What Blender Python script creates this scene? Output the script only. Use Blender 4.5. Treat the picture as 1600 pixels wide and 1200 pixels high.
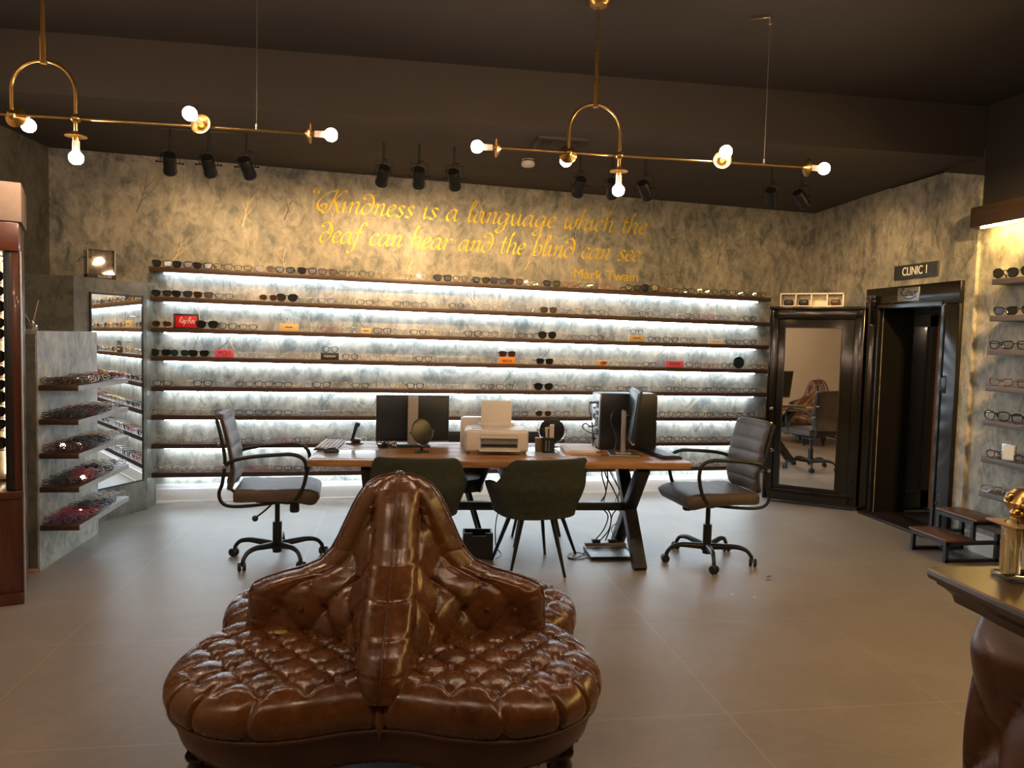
import bpy, bmesh, math, random
from math import sin, cos, pi, radians, sqrt, atan, exp
from mathutils import Vector, Matrix
random.seed(7)
S = bpy.context.scene
C = S.collection
for o in list(bpy.data.objects): bpy.data.objects.remove(o)

# ------------------------------------------------------------------ camera, world, exposure
FPX, CAMH = 1180.0, 1.5
PITCH, ROLL, YAW = atan(70 / FPX), atan(.0245), radians(8.75)
fw = Vector((sin(YAW) * cos(PITCH), cos(YAW) * cos(PITCH), -sin(PITCH)))
r0 = Vector((cos(YAW), -sin(YAW), 0)); u0 = r0.cross(fw)
rt = r0 * cos(ROLL) + u0 * sin(ROLL); up = u0 * cos(ROLL) - r0 * sin(ROLL)
cam = bpy.data.objects.new('camera', bpy.data.cameras.new('camera'))
C.objects.link(cam)
M = Matrix((rt, up, -fw)).transposed().to_4x4(); M.translation = (0, 0, CAMH)
cam.matrix_world = M
cam.data.sensor_fit = 'HORIZONTAL'; cam.data.sensor_width = 36
cam.data.lens = FPX / 1600 * 36; cam.data.clip_start = .02
S.camera = cam
w = bpy.data.worlds.new('world'); S.world = w; w.use_nodes = True
w.node_tree.nodes['Background'].inputs[0].default_value = (.9, .75, .6, 1)
w.node_tree.nodes['Background'].inputs[1].default_value = .02
S.view_settings.view_transform = 'Standard'; S.view_settings.look = 'None'
S.view_settings.gamma = 1; S.view_settings.use_curve_mapping = False
S.view_settings.exposure = 0.18
LED = 3.0        # cool strips under the wall shelves
BULB = 265.0      # warm globe bulbs
SPOT = 60.0       # track spotlights on the back wall
PELMET = 34.0     # warm strip over the right wall
WASH = 430.0        # unseen spots added to brighten the right wall
COOL = (.74, .88, 1.0); WARM = (1.0, .70, .40); AMBER = (1.0, .63, .19)

# ------------------------------------------------------------------ materials
def nodes(name):
    m = bpy.data.materials.new(name); m.use_nodes = True
    nt = m.node_tree; return m, nt, nt.nodes['Principled BSDF']
def ramp(nt, fac, stops):
    r = nt.nodes.new('ShaderNodeValToRGB')
    while len(r.color_ramp.elements) < len(stops): r.color_ramp.elements.new(.5)
    for e, (p, c) in zip(r.color_ramp.elements, stops): e.position = p; e.color = (*c, 1)
    nt.links.new(fac, r.inputs[0]); return r.outputs[0]
def noise(nt, vec, scale, detail=4, rough=.55, dist=0.0):
    n = nt.nodes.new('ShaderNodeTexNoise')
    n.inputs['Scale'].default_value = scale; n.inputs['Detail'].default_value = detail
    n.inputs['Roughness'].default_value = rough; n.inputs['Distortion'].default_value = dist
    if vec is not None: nt.links.new(vec, n.inputs['Vector'])
    return n.outputs['Fac']
def coord(nt, kind='Object', scale=(1, 1, 1), rot=(0, 0, 0)):
    t = nt.nodes.new('ShaderNodeTexCoord'); mp = nt.nodes.new('ShaderNodeMapping')
    mp.inputs['Scale'].default_value = scale; mp.inputs['Rotation'].default_value = rot
    nt.links.new(t.outputs[kind], mp.inputs['Vector']); return mp.outputs[0]
def mixc(nt, fac, a, b, mode='MIX'):
    m = nt.nodes.new('ShaderNodeMix'); m.data_type = 'RGBA'; m.blend_type = mode
    if isinstance(fac, (int, float)): m.inputs[0].default_value = fac
    else: nt.links.new(fac, m.inputs[0])
    for k, v in ((6, a), (7, b)):
        if isinstance(v, tuple): m.inputs[k].default_value = (*v, 1)
        else: nt.links.new(v, m.inputs[k])
    return m.outputs[2]
def bump(nt, b, h, strength=.2, dist=.01):
    n = nt.nodes.new('ShaderNodeBump'); n.inputs['Strength'].default_value = strength
    n.inputs['Distance'].default_value = dist
    nt.links.new(h, n.inputs['Height']); nt.links.new(n.outputs[0], b.inputs['Normal'])
def mat(name, col, rough=.5, metal=0.0, var=.12, scale=18, coat=0.0, bmp=0.0, spec=.5):
    m, nt, b = nodes(name)
    f = noise(nt, coord(nt), scale, 3)
    nt.links.new(ramp(nt, f, [(.3, tuple(c * (1 - var) for c in col)), (.7, tuple(min(1, c * (1 + var)) for c in col))]), b.inputs['Base Color'])
    b.inputs['Roughness'].default_value = rough; b.inputs['Metallic'].default_value = metal
    b.inputs['Coat Weight'].default_value = coat; b.inputs['Specular IOR Level'].default_value = spec
    b.inputs['Coat Roughness'].default_value = .08
    if bmp: bump(nt, b, noise(nt, coord(nt), scale * 6, 4), bmp, .003)
    return m
def emit(name, col, strength):
    m, nt, b = nodes(name)
    b.inputs['Base Color'].default_value = (*col, 1)
    b.inputs['Emission Color'].default_value = (*col, 1); b.inputs['Emission Strength'].default_value = strength
    return m
def glass(name, tint=(1, 1, 1), gl=.12, rough=.02):
    m, nt, b = nodes(name)
    tr = nt.nodes.new('ShaderNodeBsdfTransparent'); tr.inputs[0].default_value = (*tint, 1)
    g = nt.nodes.new('ShaderNodeBsdfGlossy'); g.inputs['Roughness'].default_value = rough
    fr = nt.nodes.new('ShaderNodeFresnel'); fr.inputs[0].default_value = 1.45
    ad = nt.nodes.new('ShaderNodeMath'); ad.operation = 'MULTIPLY_ADD'
    ad.inputs[1].default_value = .8; ad.inputs[2].default_value = gl * .3
    nt.links.new(fr.outputs[0], ad.inputs[0])
    mx = nt.nodes.new('ShaderNodeMixShader'); nt.links.new(ad.outputs[0], mx.inputs[0])
    nt.links.new(tr.outputs[0], mx.inputs[1]); nt.links.new(g.outputs[0], mx.inputs[2])
    nt.links.new(mx.outputs[0], nt.nodes['Material Output'].inputs[0]); return m
def plaster(name, dark=(.090, .102, .098), mid=(.195, .20, .18), light=(.44, .40, .325)):
    m, nt, b = nodes(name)
    big = noise(nt, coord(nt, rot=(.1, .35, .2)), 2.6, 6, .60, .9)
    sw = noise(nt, coord(nt, scale=(1, 1, .7), rot=(.3, .6, .3)), 6.5, 8, .62, 1.3)
    s2 = noise(nt, coord(nt, scale=(1, 1, .7), rot=(.3, -.8, .3)), 8.5, 7, .62, 1.3)
    st = noise(nt, coord(nt, scale=(1, 1, .30), rot=(.2, -.7, .5)), 22, 6, .65, 1.0)
    c1 = ramp(nt, big, [(.40, dark), (.47, mid), (.53, tuple(c * .8 for c in light)), (.64, light)])
    c2 = ramp(nt, sw, [(.40, dark), (.48, mid), (.52, tuple(c * .85 for c in light)), (.64, tuple(min(1, c * 1.1) for c in light))])
    c4 = ramp(nt, s2, [(.41, dark), (.47, mid), (.53, light)])
    c3 = ramp(nt, st, [(.36, tuple(c * .8 for c in dark)), (.5, mid), (.64, tuple(min(1, c * 1.15) for c in light))])
    c = mixc(nt, .48, c1, c2); c = mixc(nt, .30, c, c4); c = mixc(nt, .16, c, c3)
    nt.links.new(c, b.inputs['Base Color'])
    b.inputs['Roughness'].default_value = .46; b.inputs['Specular IOR Level'].default_value = .4
    bump(nt, b, sw, .3, .006); return m
def wood(name, dark, light, axis=0, rough=.45, sc=1.0, coat=0.0):
    m, nt, b = nodes(name)
    s = [9 * sc, 9 * sc, 9 * sc]; s[axis] = .8 * sc
    f = noise(nt, coord(nt, scale=tuple(s)), 3.0, 8, .62, 1.2)
    k = noise(nt, coord(nt, scale=tuple(x * .4 for x in s)), 2.0, 3)
    c = mixc(nt, .35, ramp(nt, f, [(.33, dark), (.62, light)]), ramp(nt, k, [(.35, dark), (.65, light)]))
    nt.links.new(c, b.inputs['Base Color']); b.inputs['Roughness'].default_value = rough
    b.inputs['Coat Weight'].default_value = coat
    bump(nt, b, f, .15, .003); return m
def leather(name, dark, light, rough=.3, sc=1.0):
    m, nt, b = nodes(name)
    f = noise(nt, coord(nt), 5 * sc, 6, .6, .5)
    g = noise(nt, coord(nt), 40 * sc, 3)
    c = mixc(nt, .2, ramp(nt, f, [(.33, dark), (.66, light)]), ramp(nt, g, [(.35, dark), (.65, light)]))
    nt.links.new(c, b.inputs['Base Color'])
    rr = ramp(nt, g, [(.3, (rough - .07,) * 3), (.7, (rough + .09,) * 3)])
    nt.links.new(rr, b.inputs['Roughness'])
    b.inputs['Specular IOR Level'].default_value = .55
    bump(nt, b, noise(nt, coord(nt), 160 * sc, 3), .12, .002); return m

def floor_mat():
    m, nt, b = nodes('porcelain tile')
    g = nt.nodes.new('ShaderNodeNewGeometry'); sx = nt.nodes.new('ShaderNodeSeparateXYZ')
    nt.links.new(g.outputs['Position'], sx.inputs[0])
    def line(sock, off):
        a = nt.nodes.new('ShaderNodeMath'); a.operation = 'ADD'; a.inputs[1].default_value = off
        nt.links.new(sock, a.inputs[0])
        p = nt.nodes.new('ShaderNodeMath'); p.operation = 'PINGPONG'; p.inputs[1].default_value = .97 / 2
        nt.links.new(a.outputs[0], p.inputs[0])
        l = nt.nodes.new('ShaderNodeMath'); l.operation = 'LESS_THAN'; l.inputs[1].default_value = .0023
        nt.links.new(p.outputs[0], l.inputs[0]); return l.outputs[0]
    lx = line(sx.outputs[0], 1.556); ly = line(sx.outputs[1], -3.79 + .97 * 8)
    mx = nt.nodes.new('ShaderNodeMath'); mx.operation = 'MAXIMUM'
    nt.links.new(lx, mx.inputs[0]); nt.links.new(ly, mx.inputs[1])
    f = noise(nt, coord(nt), 1.4, 7, .62, .8); h = noise(nt, coord(nt, scale=(1, 2.5, 1), rot=(0, 0, .3)), 9, 6, .65, 1.5)
    c = mixc(nt, .35, ramp(nt, f, [(.3, (.19, .158, .132)), (.7, (.285, .24, .20))]), ramp(nt, h, [(.3, (.18, .15, .125)), (.72, (.325, .275, .228))]))
    sc = noise(nt, coord(nt, scale=(1, 6, 1), rot=(0, 0, .5)), 3, 9, .75, 3)
    c = mixc(nt, ramp(nt, sc, [(.70, (0, 0, 0)), (.74, (.5, .5, .5))]), c, (.33, .29, .245))
    c = mixc(nt, mx.outputs[0], c, (.33, .28, .23))
    nt.links.new(c, b.inputs['Base Color'])
    nt.links.new(ramp(nt, h, [(.3, (.36,) * 3), (.7, (.48,) * 3)]), b.inputs['Roughness'])
    b.inputs['Specular IOR Level'].default_value = .45
    return m

FLOOR = floor_mat()
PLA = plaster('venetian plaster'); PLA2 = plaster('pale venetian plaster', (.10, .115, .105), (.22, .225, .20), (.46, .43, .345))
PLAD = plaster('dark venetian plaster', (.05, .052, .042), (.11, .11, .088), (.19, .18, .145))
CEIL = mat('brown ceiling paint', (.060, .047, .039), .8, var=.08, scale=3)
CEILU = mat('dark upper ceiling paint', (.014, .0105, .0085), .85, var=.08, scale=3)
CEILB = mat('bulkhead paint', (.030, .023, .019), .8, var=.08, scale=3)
CREAM = mat('cream wall paint', (.62, .52, .40), .7, var=.03, scale=4)
WHITE = mat('white gloss paint', (.75, .75, .73), .4, var=.03)
WALNUT = wood('dark walnut', (.030, .016, .011), (.075, .040, .027), 0, .42)
WALNUTY = wood('dark walnut lengthwise', (.030, .016, .011), (.075, .040, .027), 1, .42)
GREYWOOD = wood('grey brown laminate', (.075, .058, .047), (.14, .11, .09), 1, .5)
MAHOG = wood('mahogany', (.045, .012, .008), (.10, .028, .016), 2, .3, coat=.3)
PINE = wood('reclaimed pine', (.15, .062, .020), (.44, .23, .092), 0, .38)
COUNTER = wood('counter oak', (.030, .017, .008), (.060, .035, .017), 1, .34, coat=.1)
STEPW = wood('step wood', (.075, .032, .014), (.17, .078, .035), 1, .4)
COGNAC = leather('cognac leather', (.052, .0172, .0042), (.132, .046, .0098), .24)
COGNAC_D = leather('cognac leather skirt', (.045, .014, .005), (.085, .027, .009), .36)
OXBLOOD = leather('oxblood leather', (.040, .014, .006), (.085, .030, .012), .34)
TAUPE = leather('taupe leather', (.066, .047, .037), (.108, .078, .062), .5, 2); TAUPE.node_tree.nodes['Principled BSDF'].inputs['Specular IOR Level'].default_value = .3
GREEN = mat('moss green velvet', (.030, .036, .022), .85, var=.25, scale=30, bmp=.1)
DGREEN = mat('dark green leather', (.016, .020, .016), .5, var=.2)
BLACK = mat('black powder coat', (.010, .010, .010), .38, var=.1)
BLKP = mat('black plastic', (.014, .015, .017), .32, var=.1)
SCREEN = mat('monitor shell', (.017, .025, .029), .35, var=.05)
GLOSSB = mat('black gloss enamel', (.008, .007, .006), .16, var=.1, coat=.0, bmp=.08, scale=8, spec=.45)
BRASS = mat('brushed brass', (.52, .34, .12), .28, 1.0, var=.08, scale=50)
CHROME = mat('chrome', (.7, .7, .7), .12, 1.0, var=.02)
STEEL = mat('brushed steel', (.45, .44, .42), .35, 1.0, var=.05)
GOLDP = mat('gold lettering', (.66, .46, .010), .42, .25, var=.04)
GOLDT = mat('gold paint', (.62, .48, .22), .45, .3, var=.1)
DARKT = mat('dark twig paint', (.045, .045, .040), .6, var=.1)
GREYP = mat('grey plastic', (.30, .27, .24), .4, var=.04)
PRINT = mat('white printer plastic', (.62, .56, .49), .38, var=.02)
PAPER = mat('paper', (.75, .74, .72), .6, var=.02)
GLOSSPAPER = mat('laminated sheet', (.50, .53, .56), .12, var=.08, scale=9, coat=.5)
BOOK = mat('book cover', (.55, .30, .17), .5)
MIRROR = mat('mirror', (.86, .87, .86), .015, 1.0, var=.005)
CLEAR = glass('clear lens'); PANE = glass('display glass', (.97, .98, .97), .15)
ACRYL = glass('acrylic', (.98, .95, .88), .6, .03)
SUNL = mat('dark lens', (.010, .011, .013), .16, var=.05, spec=.6)
SUNB = mat('brown lens', (.045, .020, .014), .16, var=.05, spec=.6)
SUNT = mat('teal lens', (.015, .040, .048), .16, var=.05, spec=.6)
FBLK = mat('black frame', (.010, .010, .010), .25); FTORT = mat('tortoise frame', (.070, .028, .012), .25, var=.5, scale=90)
FGOLD = mat('gold frame', (.60, .42, .16), .25, 1.0); FSILV = mat('silver frame', (.55, .56, .57), .25, 1.0)
FRED = mat('red frame', (.32, .018, .022), .28); FPINK = mat('pink frame', (.50, .11, .16), .28); FBLUE = mat('navy frame', (.020, .032, .11), .28)
FTEAL = mat('green frame', (.03, .11, .10), .28); FPURP = mat('purple frame', (.12, .05, .13), .28); FCLR = mat('crystal frame', (.62, .62, .60), .18)
BOXB = mat('black card', (.02, .02, .022), .5)
SIGNR = mat('red sign', (.60, .008, .028), .35, var=.03); SIGNP = mat('pink sign', (.75, .10, .19), .4, var=.03)
SIGNO = mat('orange sign', (.82, .27, .03), .45, var=.03); SIGNC = mat('cream sign', (.68, .50, .26), .5, var=.04)
SIGNW = mat('white sign', (.72, .70, .66), .45, var=.03); SIGNG = mat('charcoal sign', (.028, .032, .037), .4, var=.03)
INKW = mat('white ink', (.85, .84, .80), .5, var=.01); INKB = mat('black ink', (.012, .012, .012), .5, var=.01); INKR = mat('red ink', (.45, .02, .02), .5, var=.01)
RUBBER = mat('ribbed rubber', (.018, .017, .016), .6, var=.2, bmp=.4, scale=40)
LEDM = emit('cool LED', COOL, LED * 10); BULBM = emit('warm bulb glass', (1, .71, .49), BULB)
BULBW = mat('frosted bulb collar', (.72, .66, .58), .4)
m_, nt_, b_ = nodes('acrylic with painted amber light'); b_.inputs['Base Color'].default_value = (.98, .80, .42, 1); b_.inputs['Transmission Weight'].default_value = .85; b_.inputs['Roughness'].default_value = .10; AMBGLOW = m_  # amber wall light painted into the colour of clear acrylic
PELM = emit('amber LED', AMBER, PELMET * 4)
OCHRE = mat('light timber edge', (.50, .27, .14), .5)
DETECT = mat('detector plastic', (.68, .62, .52), .5)
PENW = mat('pen holder wood', (.20, .10, .045), .5)

# ------------------------------------------------------------------ mesh helpers
class MB:
    def __init__(s): s.bm = bmesh.new(); s.mi = 0
    def _fin(s, fs):
        for f in fs: f.material_index = s.mi
    def box(s, c, d, rot=None, bev=0.0, seg=2):
        t = bmesh.new(); bmesh.ops.create_cube(t, size=1)
        for v in t.verts: v.co = Vector((v.co.x * d[0], v.co.y * d[1], v.co.z * d[2]))
        if bev > 0: bmesh.ops.bevel(t, geom=list(t.edges), offset=min(bev, min(d) * .49), segments=seg, affect='EDGES', profile=.5)
        R = rot if isinstance(rot, Matrix) else (Matrix.Rotation(rot, 3, 'Z') if rot else Matrix.Identity(3))
        mp = {}
        for v in t.verts: mp[v] = s.bm.verts.new(R @ v.co + Vector(c))
        s._fin([s.bm.faces.new([mp[v] for v in f.verts]) for f in t.faces]); t.free(); return s
    def tube(s, pts, r, n=8, caps=True, closed=False, flat=1.0):
        pts = [Vector(p) for p in pts]; N = len(pts); rings = []
        rs = r if isinstance(r, (list, tuple)) else [r] * N
        ref = None
        for i, p in enumerate(pts):
            if closed: t = pts[(i + 1) % N] - pts[i - 1]
            else: t = pts[min(i + 1, N - 1)] - pts[max(i - 1, 0)]
            if t.length < 1e-9: t = Vector((0, 0, 1))
            t.normalize()
            if ref is None:
                ref = Vector((0, 0, 1)) if abs(t.z) < .9 else Vector((1, 0, 0))
            a = ref - t * ref.dot(t)
            if a.length < 1e-6: a = Vector((1, 0, 0)) - t * t.x
            a.normalize(); ref = a; b = t.cross(a)
            rings.append([s.bm.verts.new(p + (a * cos(2 * pi * k / n) * flat + b * sin(2 * pi * k / n)) * rs[i]) for k in range(n)])
        fs = []
        for i in range(N if closed else N - 1):
            A, B = rings[i], rings[(i + 1) % N]
            for k in range(n): fs.append(s.bm.faces.new((A[k], A[(k + 1) % n], B[(k + 1) % n], B[k])))
        if caps and not closed:
            fs.append(s.bm.faces.new(rings[0][::-1])); fs.append(s.bm.faces.new(rings[-1]))
        s._fin(fs); return s
    def cyl(s, a, b, r, n=16, r2=None): return s.tube([a, b], [r, r if r2 is None else r2], n)
    def lathe(s, prof, n=20, mtx=None):
        mtx = mtx or Matrix.Identity(4); rings = []
        for (r, z) in prof:
            rings.append([s.bm.verts.new(mtx @ Vector((max(r, 1e-5) * cos(2 * pi * k / n), max(r, 1e-5) * sin(2 * pi * k / n), z))) for k in range(n)])
        fs = []
        for A, B in zip(rings, rings[1:]):
            for k in range(n): fs.append(s.bm.faces.new((A[k], A[(k + 1) % n], B[(k + 1) % n], B[k])))
        fs.append(s.bm.faces.new(rings[0][::-1])); fs.append(s.bm.faces.new(rings[-1]))
        s._fin(fs); return s
    def sphere(s, c, r, n=16, sc=(1, 1, 1)):
        prof = [(r * sin(pi * i / (n // 2)), -r * cos(pi * i / (n // 2))) for i in range(n // 2 + 1)]
        return s.lathe(prof, n, Matrix.Translation(c) @ Matrix.Diagonal((*sc, 1)))
    def grid(s, P, cu=False, cv=False, flip=False):
        V = [[s.bm.verts.new(p) for p in row] for row in P]; fs = []
        n, m = len(V), len(V[0])
        for i in range(n if cu else n - 1):
            for j in range(m if cv else m - 1):
                q = (V[i][j], V[(i + 1) % n][j], V[(i + 1) % n][(j + 1) % m], V[i][(j + 1) % m])
                fs.append(s.bm.faces.new(q[::-1] if flip else q))
        s._fin(fs); return V
    def prism(s, poly, z0, z1, mtx=None):
        mtx = mtx or Matrix.Identity(4)
        A = [s.bm.verts.new(mtx @ Vector((x, y, z0))) for x, y in poly]; B = [s.bm.verts.new(mtx @ Vector((x, y, z1))) for x, y in poly]
        n = len(poly); fs = [s.bm.faces.new(A[::-1]), s.bm.faces.new(B)]
        for i in range(n): fs.append(s.bm.faces.new((A[i], A[(i + 1) % n], B[(i + 1) % n], B[i])))
        s._fin(fs); return s
    def face(s, pts): s._fin([s.bm.faces.new([s.bm.verts.new(p) for p in pts])]); return s
    def mesh(s, name, mats, smooth=True, ang=38, weld=False):
        if weld: bmesh.ops.remove_doubles(s.bm, verts=s.bm.verts, dist=1e-5)
        bmesh.ops.recalc_face_normals(s.bm, faces=s.bm.faces)
        if smooth:
            for f in s.bm.faces: f.smooth = True
            for e in s.bm.edges:
                if len(e.link_faces) == 2 and e.calc_face_angle(0) > radians(ang): e.smooth = False
        me = bpy.data.meshes.new(name); s.bm.to_mesh(me); s.bm.free()
        for m in (mats if isinstance(mats, (list, tuple)) else [mats]): me.materials.append(m)
        return me
def new(name, data, parent=None, loc=(0, 0, 0), rz=0):
    o = bpy.data.objects.new(name, data); C.objects.link(o); o.location = loc; o.rotation_euler = (0, 0, rz)
    if parent: o.parent = parent
    return o
def part(name, mb, m, parent, label=None, loc=(0, 0, 0), rz=0, **k):
    o = new(name, mb.mesh(name, m, **k), parent, loc, rz)
    if label: o['label'] = label
    return o
def tag(o, label, cat, group=None):
    o['label'] = label; o['category'] = cat
    if group: o['group'] = group
    return o
def thing(name, label, cat, loc=(0, 0, 0), rz=0, group=None):
    o = new(name, None, None, loc, rz); o.empty_display_size = .05; return tag(o, label, cat, group)
def struct(name, mb, m, label=None, parent=None, **k):
    o = new(name, mb.mesh(name, m, **k), parent); o['kind'] = 'structure'
    if label: o['label'] = label
    return o
def copytree(o, parent=None):
    c = o.copy(); C.objects.link(c)
    if parent: c.parent = parent
    for ch in list(o.children): copytree(ch, c)
    return c
def catmull(P, n=8, closed=False):
    P = [Vector(p) for p in P]; out = []; N = len(P)
    for i in range(N if closed else N - 1):
        if closed: a, b, c, d = P[i - 1], P[i], P[(i + 1) % N], P[(i + 2) % N]
        else: a, b, c, d = P[max(i - 1, 0)], P[i], P[i + 1], P[min(i + 2, N - 1)]
        for k in range(n):
            t = k / n
            out.append(.5 * ((2 * b) + (c - a) * t + (2 * a - 5 * b + 4 * c - d) * t * t + (3 * b - a - 3 * c + d) * t ** 3))
    if not closed: out.append(P[-1])
    return out
def lerp(a, b, t): return a + (b - a) * t
def interp(x, T):
    if x <= T[0][0]: return T[0][1]
    for (a, b), (c, d) in zip(T, T[1:]):
        if x <= c: return lerp(b, d, (x - a) / (c - a))
    return T[-1][1]
def smooth(a, b, x):
    t = max(0, min(1, (x - a) / (b - a))); return t * t * (3 - 2 * t)
def ordn(n):
    W = ['zeroth', 'first', 'second', 'third', 'fourth', 'fifth', 'sixth', 'seventh', 'eighth', 'ninth', 'tenth', 'eleventh', 'twelfth', 'thirteenth',
         'fourteenth', 'fifteenth', 'sixteenth', 'seventeenth', 'eighteenth', 'nineteenth']
    if n < 20: return W[n]
    t = {2: ('twentieth', 'twenty'), 3: ('thirtieth', 'thirty'), 4: ('fortieth', 'forty')}[n // 10]
    return t[0] if n % 10 == 0 else t[1] + '-' + W[n % 10]
def text_mesh(s, size, mtx, m, name='lettering', depth=.001, width=None, align='CENTER'):
    cu = bpy.data.curves.new(name, 'FONT'); cu.body = s; cu.size = size; cu.extrude = depth
    cu.align_x = align; cu.align_y = 'CENTER' if align == 'CENTER' else 'BOTTOM_BASELINE'
    o = bpy.data.objects.new(name, cu); C.objects.link(o)
    bpy.context.view_layer.update()
    me = bpy.data.meshes.new_from_object(o.evaluated_get(bpy.context.evaluated_depsgraph_get()))
    bpy.data.objects.remove(o)
    sx = 1
    if width:
        xs = [v.co.x for v in me.vertices]; sx = width / (max(xs) - min(xs))
    me.transform(mtx @ Matrix.Diagonal((sx, 1, 1, 1)))
    me.materials.clear(); me.materials.append(m); return me
def frame_mtx(origin, xdir, zdir=(0, 0, 1)):          # local x along xdir, local y up, local z out of the surface
    x = Vector(xdir).normalized(); y = Vector(zdir).normalized(); z = x.cross(y)
    m = Matrix((x, y, z)).transposed().to_4x4(); m.translation = origin; return m

# ------------------------------------------------------------------ script lettering: strokes drawn with a broad nib
GL = {
 'a': (.95, [[(.62, .85), (.4, 1.0), (.12, .72), (.02, .3), (.16, 0), (.4, .12), (.62, .6)], [(.68, 1.0), (.6, .4), (.68, .04), (.82, .03), (1.0, .28)]]),
 'n': (.9, [[(-.05, .72), (.1, .98), (.16, .8), (.1, 0)], [(.12, .5), (.3, .88), (.5, 1.0), (.62, .8), (.56, .2), (.68, 0), (.92, .25)]]),
 'i': (.45, [[(-.05, .7), (.12, 1.0), (.1, .3), (.2, 0), (.42, .25)], [(.2, 1.4), (.25, 1.47)]]),
 'd': (.9, [[(.6, .75), (.35, .95), (.06, .6), (.05, .2), (.3, 0), (.6, .25), (.74, .8), (.66, 1.35), (.36, 1.72), (.02, 1.62), (-.04, 1.38), (.16, 1.34)]]),
 'e': (.66, [[(.06, .45), (.4, .58), (.52, .85), (.32, 1.0), (.08, .7), (.05, .25), (.27, 0), (.64, .25)]]),
 's': (.66, [[(.55, .85), (.32, 1.0), (.14, .8), (.32, .5), (.48, .25), (.3, 0), (.03, .1)]]),
 'l': (.46, [[(.02, .7), (.3, 1.4), (.34, 1.8), (.22, 1.88), (.12, 1.5), (.08, .35), (.2, 0), (.44, .25)]]),
 'g': (.95, [[(.62, .85), (.4, 1.0), (.12, .72), (.02, .3), (.16, 0), (.4, .12), (.62, .6)], [(.7, 1.0), (.62, .1), (.5, -.58), (.22, -.8), (.0, -.6), (.22, -.28), (.66, 0), (.98, .28)]]),
 'u': (.95, [[(-.05, .72), (.1, 1.0), (.08, .35), (.2, 0), (.42, .12), (.62, .6)], [(.66, 1.0), (.6, .3), (.7, 0), (.95, .28)]]),
 'w': (1.15, [[(-.05, .72), (.1, 1.0), (.1, .3), (.26, 0), (.46, .4), (.54, 1.0)], [(.54, 1.0), (.52, .3), (.68, 0), (.94, .4), (.92, .95), (1.1, .88)]]),
 'h': (.9, [[(.0, 1.2), (.26, 1.75), (.22, 1.9), (.14, 1.5), (.08, 0)], [(.1, .5), (.3, .88), (.5, 1.0), (.62, .8), (.56, .2), (.68, 0), (.92, .25)]]),
 'c': (.68, [[(.56, .8), (.36, 1.0), (.08, .7), (.05, .25), (.27, 0), (.64, .25)]]),
 't': (.5, [[(.2, 1.5), (.1, .35), (.22, 0), (.48, .25)], [(-.08, .98), (.44, 1.02)]]),
 'f': (.6, [[(.72, 1.7), (.5, 1.9), (.32, 1.55), (.2, .4), (.08, -.5), (-.14, -.8), (-.28, -.62)], [(-.04, .97), (.52, 1.0)]]),
 'r': (.62, [[(-.05, .72), (.1, .98), (.16, .75), (.1, 0)], [(.12, .5), (.32, .9), (.52, .98), (.6, .82)]]),
 'b': (.8, [[(.0, 1.2), (.26, 1.75), (.2, 1.9), (.12, 1.4), (.08, .25), (.26, 0), (.56, .2), (.64, .65), (.46, .98), (.16, .7)]]),
 'y': (.9, [[(-.05, .72), (.1, 1.0), (.08, .35), (.2, 0), (.42, .12), (.62, .6)], [(.66, 1.0), (.6, .1), (.45, -.6), (.15, -.8), (.1, -.5), (.9, .2)]]),
 'K': (1.55, [[(.98, 1.95), (.86, 1.2), (.7, .3), (.45, -.08), (.2, .0)], [(1.05, 1.85), (.55, 1.75), (.0, 1.2), (-.2, .6), (.05, .12), (.42, .2), (.42, .62), (.12, .62), (.12, .38)],
              [(1.62, 1.75), (1.42, 1.86), (.88, .98)], [(.88, .98), (1.15, .62), (1.36, .06), (1.6, .15)]]),
 'R': (1.2, [[(.3, 1.8), (.2, .9), (.05, 0)], [(.05, 1.5), (.4, 1.9), (.9, 1.7), (.8, 1.1), (.25, .9)], [(.4, .95), (.75, .4), (1.1, .0)]]),
 'B': (1.1, [[(.3, 1.8), (.2, .9), (.05, 0)], [(.1, 1.6), (.5, 1.9), (.85, 1.6), (.6, 1.1), (.3, 1.0), (.85, .7), (.7, .1), (.05, .0)]]),
 '-': (.5, [[(.05, .8), (.4, .85)]]),
 '“': (.75, [[(.32, 2.0), (.1, 1.75), (.16, 1.55), (.24, 1.62)], [(.62, 2.0), (.4, 1.75), (.46, 1.55), (.54, 1.62)]]),
}
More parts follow.
